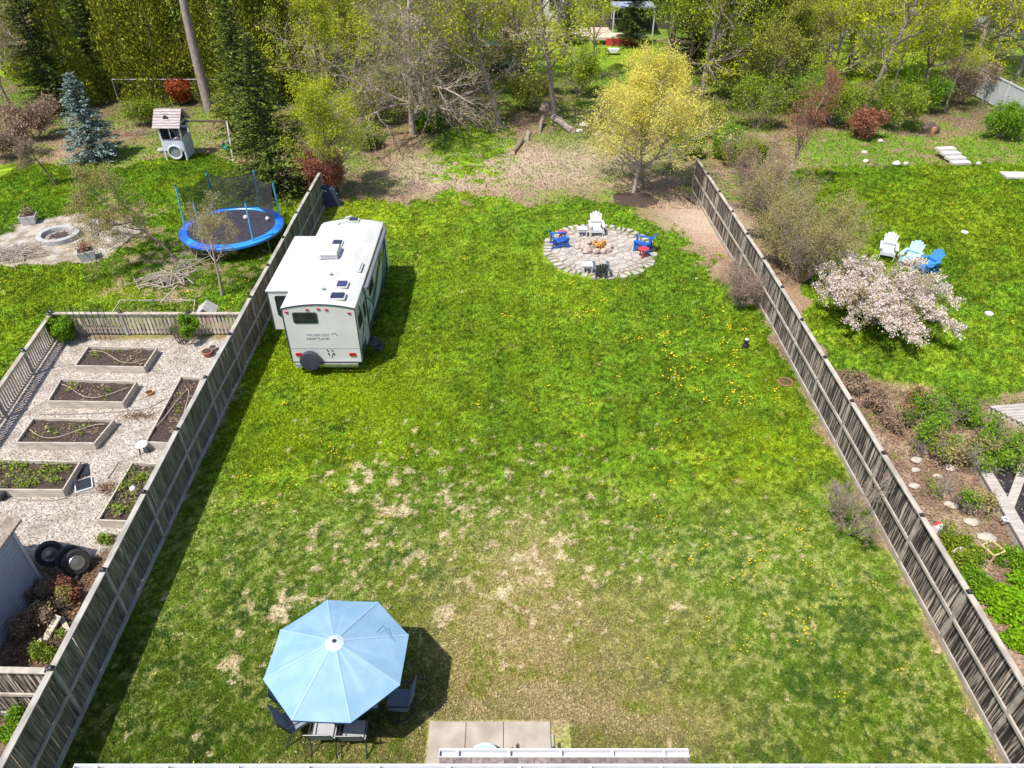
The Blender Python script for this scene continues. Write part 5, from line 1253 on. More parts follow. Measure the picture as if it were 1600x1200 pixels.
for k in range(4): m.tube((-.66 - .03 * k, .0, .35 + .35 * k), (.66 + .03 * k, .0, .35 + .35 * k), .01, n=5)
m.build('trellis_wires', BLK, tr)
# shed
def shed():
    t = thing('garden_shed', 'corner of a grey sided shed with a brown shingle roof at the left edge', 'shed', (-12.62, 12.5, 0))
    W = MB(); 
    for k in range(15): W.b2((-2.6, -3.2, k * .14), (0 + .006 * (1 - k % 1), 0, k * .14 + .132)); W.b2((-2.6, -3.2, k * .14), (.014, .004, k * .14 + .02))
    W.build('wall', mat('blue_grey_siding', (.40, .43, .50), (.34, .37, .44), scale=3, rough=.6), t)
    MB().b2((-.07, -.07, 0), (.03, .03, 2.12)).build('corner_board', WHT, t)
    rf = MB().prism([(.18, 2.10), (.18, 2.18), (-1.3, 2.95), (-2.8, 2.18), (-2.8, 2.10), (-1.3, 2.86)], -3.4, .25, 'Y').build('roof', mat('brown_shingle', (.42, .33, .26), (.26, .20, .16), scale=10, rough=.95, bump=.5), t)
    m = MB(); r = random.Random(5); d = Vector((-1.48, 0, .77)).normalized(); n = Vector((.77, 0, 1.48)).normalized()
    rot = Matrix(((d.x, 0, n.x), (0, 1, 0), (d.z, 0, n.z)))
    for k in range(11):
        y = -3.4
        while y < .24:
            w_ = r.uniform(.18, .36); b = min(y + w_, .25); m.box(Vector((.18, (y + b) / 2, 2.18)) + d * (.075 + k * .15) + n * (.01 + .006 * r.random()), (.165, b - y - .008, .012), rot); y += w_
    m.build('shingle', mat('brown_shingle_tab', (.44, .35, .28), (.30, .23, .18), scale=10, rough=.95, island=.25), rf)
shed()
def tire(label, loc, rot):
    t = thing('tire', label, 'tire', loc, 0, 'tires stacked by the shed'); t.rotation_euler = rot
    MB().lathe((0, 0, 0), [(.20, -.11), (.31, -.115), (.345, -.07), (.35, 0), (.345, .07), (.31, .115), (.20, .11), (.19, 0)], 26, 'Y').build('tread', RUB, t, smooth=True)
    rim = MB().lathe((0, 0, 0), [(.195, -.112), (.185, -.12), (.13, -.116), (.06, -.125), (.03, -.13)], 20, 'Y'); rim.build('rim', METL, t)
tire('car tire with a silver rim, rightmost of the pile beside the shed', (-11.75, 12.85, .36), (R(-28), 0, R(52))); tire('middle car tire of the pile beside the shed', (-12.0, 13.0, .36), (R(-20), 0, R(52))); tire('car tire half hidden behind the shed wall', (-12.62, 13.15, .36), (R(-22), 0, R(40)))
jg = thing('white_jug', 'small white and red jug on the ground near the tires', 'jug', P3(122, 893)); MB().lathe((0, 0, 0), [(.11, 0), (.12, .15), (.10, .24), (.03, .30)], 12).build('jug_body', PW, jg, smooth=True); MB().lathe((0, 0, .29), [(.035, 0), (.035, .04)], 10).build('cap', PR, jg)
for i, (a, b, c, d, z, lab) in enumerate([((70, 1000), (92, 962), .18, .05, .3, 'grey plank propped among the weeds below the shed'), ((96, 965), (118, 1012), .12, .05, .22, 'short board crossing the propped plank'), ((45, 1020), (66, 1000), .16, .05, .2, 'small pale board end near the lower shed wall'), ((118, 905), (128, 885), .06, .04, .15, 'thin stick of wood near the white jug')]):
    p, q = at(*a, .04), at(*b, z); tag(MB().beam(p, q, c, d).build('plank', BEDW), lab, 'plank')
for px, py, h, lm, lab in ((55, 985, .7, GRY, 'dry grey flower heads beside the shed wall'), (85, 1018, .6, VEG, 'yellow green plant by the crossed boards'), (105, 935, .6, REDL, 'rusty brown dead stems between shed and fence'), (100, 945, .7, BUD, 'yellowing upright plant near the fence'), (64, 930, .5, GRY, 'dark twiggy plant against the shed corner'), (35, 1150, .7, FRG, 'green plant below the short side fence'), (8, 1110, .7, REDL, 'reddish plant at the lower left edge'), (170, 845, .25, VEG, 'low weeds under the narrow bed')):
    bush('garden_plant', lab, P3(px, py), int(px) + 200, h * .75, 8, 1.6, .06, (.02, .045), lm, TWIGD, 'plants beside the shed', spread=.5)

# ---------------------------------------------------------------- left neighbour yard
def trampoline():
    c = (-13.62, 33.0); t = thing('trampoline', 'round trampoline with bright blue pad and leaning net poles', 'trampoline', (*c, 0)); Rr = 2.42; z = .82
    MB().lathe((0, 0, z), [(2.08, 0), (2.08, .006)], 40).build('jump_mat', mat('jump_mat', (.02, .018, .03), (.035, .03, .05), rough=.7), t)
    V = []; F = []; n = 48
    for r_, h in ((2.04, .02), (2.08, .06), (2.36, .06), (2.44, .0), (2.44, -.10), (2.40, -.10), (2.04, -.01)):
        V += [(r_ * math.cos(2 * math.pi * i / n), r_ * math.sin(2 * math.pi * i / n), z + h) for i in range(n)]
    for k in range(7):
        for i in range(n): F.append((k * n + i, k * n + (i + 1) % n, ((k + 1) % 7) * n + (i + 1) % n, ((k + 1) % 7) * n + i))
    MB().add(V, F).build('safety_pad', mat('blue_pad', (.015, .11, .62), (.03, .26, .72), scale=.55, rough=.35, p0=.48, p1=.6), t, smooth=True)
    MB().torus((0, 0, z - .06), 2.36, .03, 40).build('frame_ring', METL, t)
    for i in range(6):
        a = R(30 + 60 * i); x, y = 2.30 * math.cos(a), 2.30 * math.sin(a); MB().path([(x * 1.0, y * 1.0, z - .06), (x * 1.02, y * 1.02, .03), (x * .75, y * .75, .03)], .025).build('leg', METL, t)
    PT = mat('pole_foam', (.10, .42, .58), (.08, .34, .62), rough=.45); NET = mat('safety_net', (.02, .02, .025), (.03, .03, .03), rough=.9, alpha=.68)
    tops = []
    for px, py, bx, by in ((279, 291, 288, 350), (327, 271, 334, 325), (401, 267, 405, 322), (425, 289, 438, 340), (384.5, 316, 396, 378), (306, 319, 316, 375)):
        b = at(bx, by, z); tp = at(px, py, 2.72); b = b - Vector((*c, 0)); tp = tp - Vector((*c, 0))
        q = b + (tp - b).normalized() * 0; MB().tube(q, (b.x * .6 + tp.x * .4, b.y * .6 + tp.y * .4, 2.75), .042, n=8).build('net_pole', PT, t, smooth=True); tops.append(Vector((b.x * .6 + tp.x * .4, b.y * .6 + tp.y * .4, 2.72)))
        MB().lathe((b.x * .6 + tp.x * .4, b.y * .6 + tp.y * .4, 2.75), [(.05, 0), (.05, .05)], 8).build('pole_cap', BLK, t)
    m = MB()
    for a, b in ((tops[0], tops[1]), (tops[1], tops[2]), (tops[2], tops[3])):
        K = 10; V = []
        for i in range(K + 1):
            u = i / K; p = a * (1 - u) + b * u; dz = .22 * math.sin(math.pi * u); V += [(p.x * .96, p.y * .96, 2.68 - dz), (p.x * .90, p.y * .90, z + .05)]
        m.add(V, [(2 * i, 2 * i + 2, 2 * i + 3, 2 * i + 1) for i in range(K)])
    m.build('safety_net', NET, t)
    b_ = thing('toy_ball', 'pale ball lying on the trampoline mat near the middle pole', 'ball', (c[0] + .45, c[1] + .8, z + .01), 0, 'balls on the trampoline'); MB().lathe((0, 0, .12), [(.03, -.115), (.09, -.08), (.12, 0), (.09, .08), (.03, .115)], 12).build('ball_surface', mat('pink_ball', (.7, .5, .52), rough=.5), b_, smooth=True)
    b_ = thing('toy_ball', 'white ball lying on the trampoline mat near the right rim', 'ball', (c[0] + 1.55, c[1] + .7, z + .01), 0, 'balls on the trampoline'); MB().lathe((0, 0, .1), [(.03, -.095), (.08, -.06), (.1, 0), (.08, .06), (.03, .095)], 12).build('ball_surface', PW, b_, smooth=True)
trampoline()
def playhouse():
    c = P3(283, 245); t = thing('playhouse', 'wooden climbing playhouse with grey roof and pale blue white walls', 'playhouse', c, R(0)); PHW = mat('playhouse_paint', (.62, .64, .72), (.52, .54, .62), scale=4, rough=.7); RW = mat('playhouse_roof', (.46, .40, .38), (.30, .25, .25), scale=6, stretch=(.4, 3, 3), rough=.9, island=.15)
    w_ = .62; d_ = .62
    for x in (-w_, w_):
        for y in (-d_, d_): MB().box((x, y, 1.15), (.09, .09, 2.3)).build('post', PHW, t)
    m = MB()
    for k in range(9): m.box((-w_ + .07 + .137 * k, -d_ - .06, .95), (.125, .025, .7))
    m.build('front_panel', PHW, t)
    m = MB()
    for k in range(8): m.box((w_ + .06, -d_ + .08 + .155 * k, .75), (.025, .14, 1.3))
    m.build('side_panel', PHW, t)
    MB().box((0, d_ + .04, 1.3), (1.2, .03, 1.7)).build('interior_shade_back', DG, t); MB().box((-w_ - .03, 0, 1.2), (.03, 1.2, 1.5)).build('side_panel', DG, t); MB().box((0, 0, 1.0), (1.2, 1.2, .06)).build('floor_deck', RW, t); MB().box((0, -d_ - .05, 2.18), (1.3, .05, .14)).box((0, -d_ - .05, 1.75), (.06, .04, .8)).box((0, d_, 1.7), (1.3, .05, .10)).box((w_, 0, 2.18), (.05, 1.2, .14)).build('window_frame', PHW, t)  # dark back and left panels stand in for shade inside the playhouse
    MB().torus((.06, -d_ - .12, .55), .40, .05, 24, 6, 'Y').build('round_opening', PHW, t); MB().lathe((.06, -d_ - .09, .55), [(.37, 0), (.37, .01)], 20, 'Y').build('opening_net', mat('net_green', (.12, .15, .13), (.25, .27, .24), scale=30, rough=.9), t)
    r0 = MB()
    for k in range(7): y0 = -.95 + k * .135; r0.beam((-.82, y0, 2.12 + k * .125), (.82, y0, 2.12 + k * .125), .15, .03, up=(0, -.68, .73))
    for k in range(7): y0 = .95 - k * .135; r0.beam((-.82, y0, 2.12 + k * .125), (.82, y0, 2.12 + k * .125), .15, .03, up=(0, .68, .73))
    r0.build('roof', RW, t)
    MB().prism([(-.80, 2.16), (.80, 2.16), (0, 2.90)], .60, .63, 'X').build('gable', DG, t)
    MB().prism([(-.18, -.02), (-.1, .14), (0, .2), (.12, .12), (.18, -.02)], -.03, .02, 'Y').build('dormer_opening', DG, t).location = (-.05, -.55, 2.52)
    # swing beam
    s = thing('swing_frame', 'dark timber swing beam with an A frame reaching right from the playhouse', 'swing', c); e = 2.55
    MB().beam((.7, .3, 2.1), (.7 + e, .3, 2.1), .10, .10).build('top_beam', mat('dark_timber', (.08, .055, .045), (.13, .09, .07), rough=.9), s); D2 = MATS['dark_timber']
    MB().beam((.7 + e, .3, 2.1), (.9 + e, -.7, 0), .09, .09).build('leg', BEDW, s); MB().beam((.7 + e, .3, 2.1), (.9 + e, 1.3, 0), .09, .09).build('leg', D2, s); MB().beam((.82 + e, -.3, .9), (.82 + e, .9, .9), .06, .08).build('cross_brace', D2, s)
    sw = thing('baby_swing', 'green bucket swing seat hanging under the dark beam', 'swing seat', (c[0] + 2.9, c[1] + .25, 0))
    GT = mat('green_plastic', (.02, .32, .24), (.02, .25, .19), rough=.4)
    MB().prism([(-.2, .45), (.2, .45), (.22, .9), (.12, .95), (.12, .6), (-.12, .6), (-.2, .8)], -.2, .2, 'Y').build('seat', GT, sw, bevel=.03)
    for sx in (-.17, .17): MB().tube((sx, 0, .8), (sx * .8, .05, 2.06), .01, n=5).build('rope', mat('rope', (.5, .45, .35), rough=.9), sw)
    s2 = thing('rope_swing', 'pale rope swing hanging in a loop under the dark beam', 'swing seat', (c[0] + 1.9, c[1] + .3, 0)); MB().path([(-.25, 0, 2.05), (-.22, 0, 1.2), (-.1, 0, .75), (.12, 0, .75), (.25, 0, 1.2), (.3, 0, 2.05)], .018).build('rope', MATS['rope'], s2)
    k = thing('toy_box', 'small white and pink toy on the slope below the tall trunk', 'toy', P3(350, 178)); MB().prism([(-.2, 0), (.2, 0), (.25, .3), (0, .5), (-.25, .3)], -.15, .15, 'Y').build('toy_body', PW, k, bevel=.03); MB().box((0, -.16, .22), (.12, .03, .16)).build('toy_door', DG, k)
    k = thing('pale_stone', 'pale stone at the foot of the playhouse', 'stone', P3(253, 238)); MB().rock((0, 0, 0), (.5, .4, .3), 4).build('stone', CON, k)
    bush('red_bush', 'orange red dry bush in front of the cedars behind the playhouse', P3(283, 163), 222, 1.4, 14, 5, .1, (.05, .09), leafmat('orange_leaf', (.50, .14, .05), (.28, .07, .03), .3), TWIGD, spread=.3)
playhouse()
def firering():
    c = P3(93, 371); t = thing('neighbour_fire_ring', 'low round concrete fire ring on the gravel clearing at the left', 'fire ring', c)
    MB().lathe((0, 0, 0), [(1.0, 0), (1.0, .22), (.97, .25), (.76, .25), (.74, .22), (.74, .02)], 32).build('ring_wall', CON, t, smooth=True)
    MB().lathe((0, 0, .02), [(.74, 0), (.74, .03)], 24).build('ash', MATS['ash'], t)
    m = MB(); r = random.Random(8)
    for i in range(16): a = r.uniform(0, 3.14); x, y = r.uniform(-.3, .3), r.uniform(-.25, .25); m.tube((x - .3 * math.cos(a), y - .3 * math.sin(a), .07), (x + .3 * math.cos(a), y + .3 * math.sin(a), .14 + .05 * r.random()), .03, n=5)
    m.build('charred_wood', mat('charred', (.05, .04, .035), (.16, .12, .1), scale=5, rough=.95, island=.4), t)
firering()
def brush(label, px, py, rx, ry, n, L, seed, rad=.018, name='brush_pile', m_=TWIG):
    t = thing(name, label, 'wood pile', P3(px, py)); r = random.Random(seed); m = MB(); m2 = MB()
    for i in range(n):
        a = r.gauss(0, .9) + (0 if i % 2 else 1.2); x, y = r.gauss(0, rx / 2.2), r.gauss(0, ry / 2.2); l = L * r.uniform(.4, 1); z = abs(r.gauss(0, .16)) + .03
        p, q = (x - l / 2 * math.cos(a), y - l / 2 * math.sin(a), z), (x + l / 2 * math.cos(a), y + l / 2 * math.sin(a), z + r.uniform(-.02, .2)); (m if i % 4 else m2).tube(p, q, rad * r.uniform(.5, 1.4), rad * .4, n=5)
    m.build('sticks', m_, t); m2.build('pale_poles', BEDW, t)
brush('pile of dry sticks and pale poles on the left lawn above the cold frame', 265, 442, 1.3, .9, 90, 1.5, 1, .022)
brush('heap of pruned branches at the left edge of the gravel clearing', 22, 398, 1.4, .8, 80, 1.8, 2, .02)
brush('heap of twigs under the leaning bare tree', 300, 415, 1.3, .9, 50, 1.1, 5, .012)
cf = thing('cold_frame', 'low white framed vegetable plot behind the slatted fence', 'garden frame', (0, 0, 0)); q = [Vector((*A(176, 496), .15)), Vector((*A(303, 497), .15)), Vector((*A(306, 474), .15)), Vector((*A(190, 474), .15))]
for a, b in zip(q, q[1:] + q[:1]): MB().beam(a, b, .035, .05).build('frame_board', RAIL, cf)
MB().beam((q[0] + q[1]) / 2 + Vector((-.2, 0, .05)), (q[2] + q[3]) / 2 + Vector((-.2, 0, .05)), .03, .03).build('cross_bar', METL, cf); MB().beam(q[2] + Vector((-1.3, -.4, .1)), q[2] + Vector((-.9, .7, .35)), .04, .04).build('prop_stick', RAIL, cf)
leaves('bed_plants', [tuple(q[0] * (1 - u) * (1 - v) + q[1] * u * (1 - v) + q[2] * u * v + q[3] * (1 - u) * v) for u in np.linspace(.06, .94, 14) for v in (.25, .5, .75)], 16, .1, (.03, .07), VEG, cf, 4)
hh = thing('small_hutch', 'tiny grey roofed hutch behind the slatted fence near the board fence', 'hutch', P3(327, 500), R(5), None, .8); MB().box((0, 0, .3), (.7, .6, .6)).build('hutch_wall', TER, hh); MB().prism([(-.5, .55), (0, .95), (.5, .55), (.5, .5), (0, .88), (-.5, .5)], -.45, .45, 'Y').build('roof', CON, hh); MB().box((0, -.31, .28), (.04, .02, .5)).box((-.2, -.31, .28), (.04, .02, .5)).build('bars', DG, hh)
pd = MB().lathe((0, 0, 0), [(1.0, 0), (1.15, .05), (1.1, .3), (1.0, .32), (.9, .2)], 20).build('kiddie_pool', mat('pool_blue', (.02, .35, .62), rough=.4), smooth=True); pd.location = P3(25, 78, .3); tag(pd, 'bright blue round tub among the far trees at the left edge', 'pool')

# ---------------------------------------------------------------- back of the yard: logs
def log(label, a, b, r, m=BARK, za=None, zb=None, name='log'):
    p, q = at(*a, za if za else r), at(*b, zb if zb else r); d = (q - p).normalized(); o = thing(name, label, 'log', tuple(p))
    n = 7; pts = [p + (q - p) * i / n + Vector((random.gauss(0, r * .15), random.gauss(0, r * .15), random.gauss(0, r * .1))) - p for i in range(n + 1)]; mm = MB()
    for i in range(n): mm.tube(pts[i], pts[i + 1], r * (1 + .1 * math.sin(i)), r * (1 + .1 * math.sin(i + 1)), n=9)
    mm.build('bark_surface', m, o, smooth=True); MB().tube(pts[0] - d * .012, pts[0] - d * .003, r * .93, n=9).build('cut_end', mat('cut_wood', (.62, .48, .34), (.5, .38, .26), scale=12, rough=.8), o); MB().tube(pts[-1] + d * .003, pts[-1] + d * .012, r * .93, n=9).build('cut_end', MATS['cut_wood'], o)
log('thick pale log lying on the bank right of the crooked trunk', (866, 184), (895, 205), .24, BARKG)
log('short log leaning below the crooked trunk', (848, 183), (842, 207), .13, BARK, za=.55)
log('stubby pale log on the weedy patch', (826, 207), (823, 217), .15, BARKG)
log('split log at the edge of the weedy patch', (816, 217), (802, 239), .15, BARK)
log('long thin log lying along the right fence near the tree', (1095, 298), (1110, 330), .10, BARKG)
log('pale log resting against the right fence', (1100, 312), (1116, 346), .10, BARK)
log('short dark log stub at the fence end', (1076, 308), (1088, 316), .14, BARKD)
bl = thing('tree_stump', 'gnarled brown stump at the foot of the crooked trunk', 'stump', P3(852, 180)); MB().rock((0, 0, 0), (1.1, .9, .9), 9).rock((.5, -.2, 0), (.7, .6, .5), 10).build('stump_wood', BARK, bl)
for i, (px, py, s, lab) in enumerate([(905, 208, .55, 'pale boulder at the right end of the thick log'), (912, 198, .6, 'grey boulder behind the pale boulder'), (933, 212, .45, 'small pale stone left of the round yellow tree'), (1110, 205, .6, 'pale boulder by the fence corner behind the yellow tree'), (1375, 222, .4, 'pale stone at the left of the flower border'), (1400, 258, .5, 'white stone on the lawn edge of the flower border'), (1415, 257, .35, 'smaller white stone beside the white border stone'), (1352, 254, .4, 'grey stone at the left end of the flower border'), (1350, 240, .4, 'stone above the border corner'), (1528, 257, .35, 'stone right of the garden steps')]):
    o = MB().rock((0, 0, -.03), (s, s * .8, s * .55), i + 70).build('boulder', mat('boulder', (.58, .54, .49), (.42, .39, .36), scale=4, rough=.9, bump=.4)); o.location = P3(px, py); tag(o, lab, 'stone')

# ---------------------------------------------------------------- small lawn items
for px, py, lab in ((1507, 364, 'white disc cap in the right lawn, the farther of two'), (1545, 491, 'white disc cap in the right lawn, the nearer of two')):
    o = MB().lathe((0, 0, 0), [(.17, 0), (.17, .06), (.13, .09), (.05, .1)], 16).build('lawn_cap', PW, smooth=True); o.location = P3(px, py); tag(o, lab, 'lawn cap')
t = thing('fire_grate', 'rusty round grate lying in the grass by the right fence', 'grate', P3(1227, 598)); MB().torus((0, 0, .05), .26, .02, 24).build('grate_rim', TER, t); m = MB()
for k in range(-4, 5): x = k * .055; y = math.sqrt(.26 ** 2 - x * x); m.tube((x, -y, .05), (x, y, .05), .01, n=5)
m.build('grate_bars', mat('rust', (.25, .13, .12), (.16, .08, .07), rough=.9), t)
t = thing('garden_ornament', 'small dark and white ornament on the lawn near the right fence', 'ornament', P3(1164, 543)); MB().lathe((0, 0, 0), [(.12, 0), (.13, .12), (.08, .2), (.1, .28), (.05, .38)], 12).build('ornament_body', BLK, t, smooth=True); MB().lathe((0, 0, .34), [(.06, 0), (.08, .05), (.03, .1)], 10).build('ornament_head', PW, t)

# ---------------------------------------------------------------- right garden bed
DK = mat('grey_deck', (.46, .41, .37), (.32, .28, .25), scale=5, stretch=(.4, 3, 3), rough=.85, island=.08, bump=.2)
def deck():
    c = at(1532, 628, .25); t = thing('garden_deck', 'weathered grey wooden platform at the right edge beyond the fence', 'deck', (c.x, c.y, 0)); m = MB()
    for k in range(22):
        y = -.07 - k * .145; m.box((2.4 + .10 * k, y, .25), (4.4, .135, .03), R(6))
    m.build('deck_boards', DK, t)
    MB().beam((.25, -.2, .1), (2.45, -3.5, .1), .06, .2).build('deck_frame', BEDW, t)
deck()
def wallbeam():
    a, b = at(1527, 712, .35), at(1640, 905, .35); t = thing('timber_retaining_edge', 'wide grey timber ledge edging the dark pit in the right garden', 'timber edge', (a.x, a.y, 0)); d = b - a
    MB().beam((0, 0, .33), (d.x, d.y, .33), .36, .05).build('top_board', DK, t); MB().beam((-.12, 0, .15), (d.x - .12, d.y, .15), .05, .3).build('face_board', BEDW, t)
    e = Vector((d.y, -d.x, 0)).normalized() * -1
    MB().beam(Vector((1.0, 1.0, .02)), Vector((1.0 + d.x, d.y, .02)), 1.5, .03).build('pit_dark_sheet', mat('pit_black', (.012, .010, .012), (.03, .025, .03), scale=3, rough=.9), t)  # flat near-black sheet laid at ground level where the pit is dark
wallbeam()
for px, py, w_, lab in ((1590, 755, .5, 'tilted grey board inside the dark pit'),):
    tag(MB().beam(at(px - 14, py + 40, .05), at(px + 12, py - 30, .25), w_ * .5, .03).build('plank', DK), lab, 'plank')
SHR = [(1425, 640, .8, REDL, 'red brown leafy clump at the top of the right garden bed'), (1398, 665, .45, GRY, 'dead twiggy clump beside the fence in the right garden'), (1432, 668, 1.1, FRG, 'green shrub just below the red brown clump'), (1475, 662, 1.1, FRG, 'green shrub in the middle of the right garden bed'), (1503, 656, .7, FRG, 'green shrub beside the grey platform'), (1448, 712, 1.0, FRG, 'green shrub near the fence below the red brown clump'), (1490, 720, 1.1, BUD, 'yellowish shrub between the pale stones'), (1530, 735, .9, FRG, 'green shrub left of the timber ledge'), (1475, 780, .9, FRG, 'green shrub beside the black post cap'), (1515, 800, .7, BUD, 'yellow green plant near the timber ledge'), (1548, 706, 1.0, FRG, 'leafy shrub hanging over the dark pit'), (1592, 735, 1.0, FRG, 'leafy shrub at the right edge over the dark pit'), (1485, 845, .4, MG, 'small dark green plant below the stones'), (1500, 870, .4, MG, 'low green plant beside the stacked bricks'), (1570, 880, .4, FRG, 'green plant growing inside the wooden hoop frame'), (1530, 880, .35, VEG, 'yellow green plant left of the wooden hoop frame'), (1520, 915, .35, FRG, 'low plant above the bright green mound'), (1330, 610, .6, GRY, 'dry stems at the corner of the right garden'), (1368, 640, .55, GRY, 'bare upright stems by the fence')]
for i, (px, py, h, lm, lab) in enumerate(SHR): bush('garden_shrub', lab, P3(px, py), 300 + i, h, 8, 1.0, .09, (.025, .055), lm, TWIG, 'shrubs in the right garden bed', spread=.7)
def mound(label, px, py, rx, ry, n, seed):
    t = thing('green_mound_plant', label, 'plant', P3(px, py)); r = np.random.RandomState(seed); a = r.uniform(0, 6.28, 260); q = np.sqrt(r.rand(260)); h = .34 * (1 - q ** 2) + .06
    pts = np.stack([rx * q * np.cos(a) * (1 + .15 * np.sin(3 * a)), ry * q * np.sin(a), h] + [a * 0] * 3, -1); leaves('leaves', pts, n, .05, (.035, .065), BRT, t, seed, thin=.8)
    wood('stems', [(0, 0, 0, x * .8, y * .8, z, .006, .004) for x, y, z in pts[:40, :3]], TWIGD, t)
mound('large bright green leafy mound in the right garden bed', 1568, 948, .62, .62, 9, 1); mound('smaller bright green mound at the right edge below the large one', 1598, 1006, .42, .3, 8, 2); mound('bright green mound at the right edge above the large one', 1598, 915, .3, .3, 7, 3)
for i, (px, py, s, lab) in enumerate([(1432, 720, .4, 'pale stone between shrubs near the fence'), (1484, 732, .4, 'pale stone in the middle of the right garden'), (1428, 760, .35, 'pale stone hidden low by the fence'), (1430, 755 - 20, .3, 'small pale stone among the shrubs'), (1486, 790, .45, 'flat pale stone below the middle shrubs'), (1517, 817, .45, 'pinkish flat stone beside the timber ledge'), (1540, 842, .5, 'largest pale flat stone in the right garden'), (1465, 745, .3, 'round pale stone beside the yellowish shrub'), (1505, 700, .3, 'pale stone under the green shrub'), (1500, 650, .3, 'upright pale stone near the platform')]):
    o = MB().rock((0, 0, -.02), (s, s * .75, s * .3), i + 90).build('garden_stone', mat('garden_stone', (.48, .42, .35), (.36, .31, .26), scale=4, rough=.9, bump=.3)); o.location = P3(px, py); tag(o, lab, 'stone')
t = thing('hoop_frame', 'small square wooden frame standing in the right garden', 'frame', P3(1553, 880), .4)
for a, b in (((-.2, 0, 0), (-.2, 0, .4)), ((.2, 0, 0), (.2, 0, .4)), ((-.2, 0, .4), (.2, 0, .4)), ((-.2, .4, 0), (-.2, .4, .4)), ((.2, .4, 0), (.2, .4, .4)), ((-.2, .4, .4), (.2, .4, .4)), ((-.2, 0, .4), (-.2, .4, .4)), ((.2, 0, .4), (.2, .4, .4))): MB().beam(a, b, .035, .035).build('bar', mat('new_wood', (.62, .45, .22), (.55, .4, .2), rough=.7), t)
t = thing('brick_stack', 'three pale bricks stacked beside the right fence', 'bricks', P3(1492, 873), .5)
for k in range(3): MB().box((.05 * k, .02 * k, .05 + .09 * k), (.42, .16, .08)).build('brick', mat('pale_brick', (.55, .45, .42), (.45, .36, .33), rough=.9, scale=10), t)
t = thing('seed_box', 'small red and white box on the soil behind the fence cap', 'box', P3(1464, 829), .4); MB().box((0, 0, .1), (.26, .2, .2)).build('box_body', PW, t); MB().box((0, .08, .21), (.26, .08, .02)).build('red_lid', PR, t)
t = thing('white_ornament', 'white flower shaped ornament on the timber ledge', 'ornament', P3(1571, 812, .3)); m = MB()
for a in range(5): m.rock((.08 * math.cos(a * 1.257), .08 * math.sin(a * 1.257), 0), (.1, .08, .06), a)
m.build('petals', PW, t)
# steps, slab
t = thing('garden_steps', 'four pale stone steps rising through the flower border', 'steps', P3(1500, 256)); 
for k in range(4): MB().box((-.12 * k, .48 * k, .07 + .12 * k), (1.15, .46, .14), .12).build('step', mat('step_stone', (.60, .54, .50), (.48, .43, .40), scale=4, rough=.85), t)
t = MB().box((0, 0, .07), (2.6, .9, .12), -.05).build('stone_slab', MATS['step_stone']); t.location = P3(1602, 276); tag(t, 'long pale stone slab at the right edge of the lawn', 'slab')
t = thing('dead_stump', 'dark broken stump with orange wood above the flower border', 'stump', P3(1448, 208)); MB().rock((0, 0, 0), (.9, .7, .8), 33).rock((.6, .1, 0), (.6, .5, .5), 34).build('stump_wood', BARKD, t); MB().rock((.25, -.25, 0), (.4, .3, .5), 35).build('split_wood', mat('orange_wood', (.42, .2, .09), (.3, .14, .07), rough=.9), t)

# ---------------------------------------------------------------- houses and things far behind
HW = mat('far_white_siding', (.66, .64, .62), (.58, .56, .54), scale=2, rough=.7); HG = mat('far_grey_siding', (.42, .43, .46), (.36, .37, .40), scale=2, rough=.7); HR = mat('far_roof', (.17, .18, .22), (.24, .24, .28), scale=6, rough=.9); BRK = mat('far_brick', (.42, .24, .18), (.34, .19, .14), scale=8, rough=.9)
def farhouse(label, px0, px1, py, h, m, dep=8, windows=3, door=True):
    a, b = at(px0, py), at(px1, py); L = b.x - a.x; t = thing('far_house', label, 'house', ((a.x + b.x) / 2, a.y, 0))
    MB().b2((-L / 2, 0, 0), (L / 2, dep, h)).build('wall', m, t)
    MB().prism([(-.5, h), (dep / 2, h + 2.2), (dep + .5, h), (dep + .5, h - .15), (dep / 2, h + 2.0), (-.5, h - .15)], -L / 2 - .4, L / 2 + .4, 'X').build('roof', HR, t)
    for i in range(windows):
        x = -L / 2 + (i + .5) * L / windows; f = MB().b2((x - .65, -.06, 1.0), (x + .65, .0, 2.3)).build('window', WHT, t); MB().b2((x - .57, -.075, 1.08), (x - .03, -.062, 2.22)).b2((x + .03, -.075, 1.08), (x + .57, -.062, 2.22)).build('pane', GLS, f)
    if door: f = MB().b2((L / 2 - 1.2, -.06, .1), (L / 2 - .3, 0, 2.1)).build('door', DG, t)
farhouse('pale cream building behind the leafy trees left of centre', 640, 775, 44, 2.9, HW)
farhouse('far white house with brick base behind the central trees', 800, 905, 34, 5.2, HW, windows=4)
farhouse('far dark fronted house behind the porch and evergreen', 915, 1075, 46, 3.2, mat('far_dark_siding', (.10, .085, .075), (.07, .06, .055), scale=3, rough=.8), windows=5)
farhouse('far grey house behind the trees right of centre', 1175, 1300, 26, 3.0, HG)
farhouse('far white house at the upper right corner', 1565, 1700, 60, 3.0, HW, windows=2)
farhouse('far white house behind the lime trees on the right', 1370, 1480, 22, 3.0, HW)
t = thing('porch_roof', 'blue grey porch roof on posts behind the evergreen', 'porch', P3(985, 52)); MB().box((0, 0, 2.6), (4.2, 3, .12)).build('roof_panel', mat('blue_grey_roof', (.30, .34, .48), (.25, .28, .4), rough=.6), t)
for x in (-2, 2): MB().box((x, -1.4, 1.3), (.12, .12, 2.6)).build('post', WHT, t)
t = thing('red_deck', 'low far deck with red skirting beside the porch', 'deck', P3(963, 70)); MB().box((0, .4, .75), (5.0, 2.0, .08)).build('deck_boards', mat('pale_deck', (.62, .5, .38), rough=.8), t); MB().box((.6, -.62, .38), (3.4, .05, .62)).build('red_skirt', PR, t)
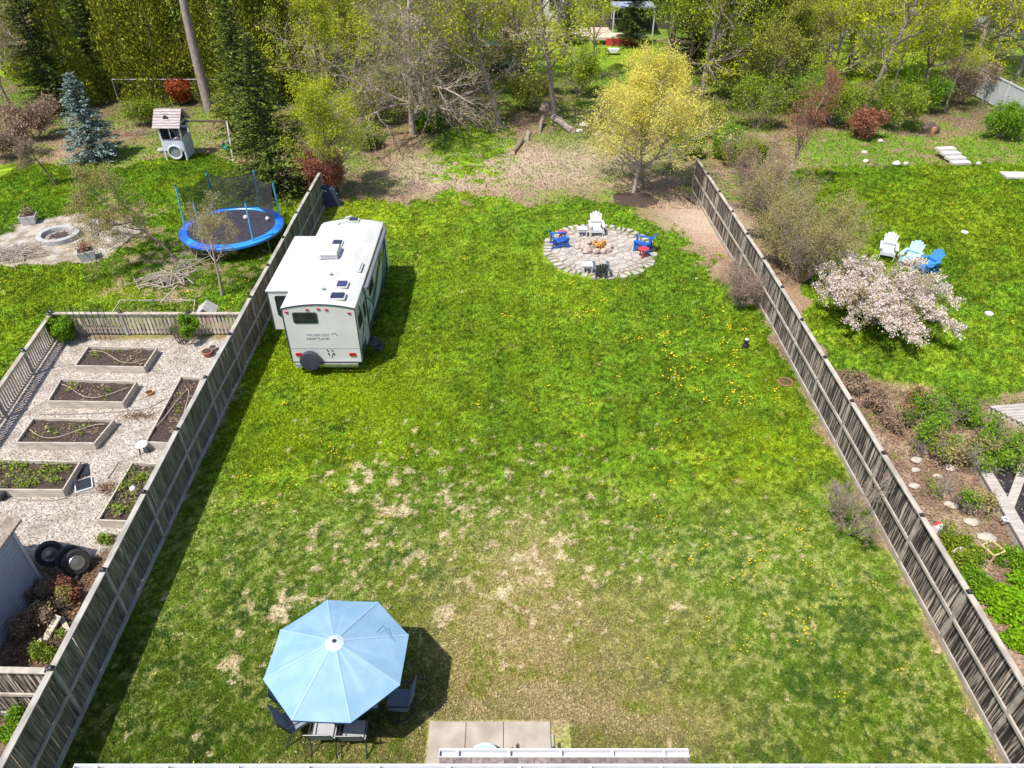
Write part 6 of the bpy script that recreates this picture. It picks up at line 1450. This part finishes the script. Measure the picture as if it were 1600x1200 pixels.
t = thing('patio_terrace', 'pinkish paved terrace before the far white house', 'terrace', P3(870, 60)); MB().box((0, 1.5, .15), (11, 4.5, .3)).build('paving', mat('pink_paving', (.58, .45, .38), (.5, .38, .32), scale=6, rough=.9), t); MB().box((0, -.8, .05), (11.2, .12, .1)).build('kerb', CON, t)
def bench(label, loc, rz, L=2.6):
    t = thing('white_bench', label, 'bench', loc, rz, 'white benches in the far yards')
    for k in range(3): MB().box((0, .12 * k - .12, .45), (L, .1, .04)).build('seat_slat', PW, t)
    for k in range(3): MB().box((0, .3, .6 + .15 * k), (L, .04, .1)).build('back_slat', PW, t)
    for x in (-L / 2 + .1, L / 2 - .1): MB().box((x, .05, .22), (.08, .4, .44)).build('leg', PW, t)
bench('white slatted bench seen through the trees on the right', P3(1345, 62), R(-8), 4.0); bench('small white bench on the terrace of the far white house', P3(845, 60), 0, 2.4)
t = thing('garden_enclosure', 'dark green fabric covered enclosure with a pale top beam behind the trunks', 'enclosure', P3(778, 112)); MB().box((0, 1, 1.0), (5.2, 2, 2.0)).build('cover', mat('dark_green_cover', (.02, .05, .04), (.03, .08, .06), scale=3, rough=.9), t); MB().box((0, -.05, 2.06), (5.6, .14, .10)).build('top_beam', BEDW, t)
for x in (-2.6, 0, 2.6): MB().box((x, -.06, 1.0), (.12, .08, 2.0)).build('post', DG, t)
t = thing('wheelbarrow', 'small pale barrow on the far sunny lawn', 'wheelbarrow', P3(958, 86)); MB().prism([(-.5, .55), (.5, .55), (.3, .25), (-.35, .25)], -.3, .3, 'Y').build('tray', PW, t); MB().torus((-.55, 0, .2), .17, .05, 14, 6, 'Y').build('wheel', RUB, t)
for y in (-.25, .25): MB().beam((.2, y, .3), (1.0, y, .5), .04, .04).build('handle', BLK, t)
t = thing('fabric_cover', 'dark folded tarp standing behind the trailer nose by the fence', 'tarp', P3(512, 322), .2); MB().prism([(-.7, 0), (.7, 0), (.5, .9), (-.1, 1.2), (-.6, .7)], -.2, .2, 'Y').build('cover', mat('navy_cloth', (.03, .04, .08), (.05, .06, .11), rough=.9), t); MB().beam((-.7, -.3, 1.2), (.6, -.1, .7), .04, .04).build('white_pole', WHT, t)
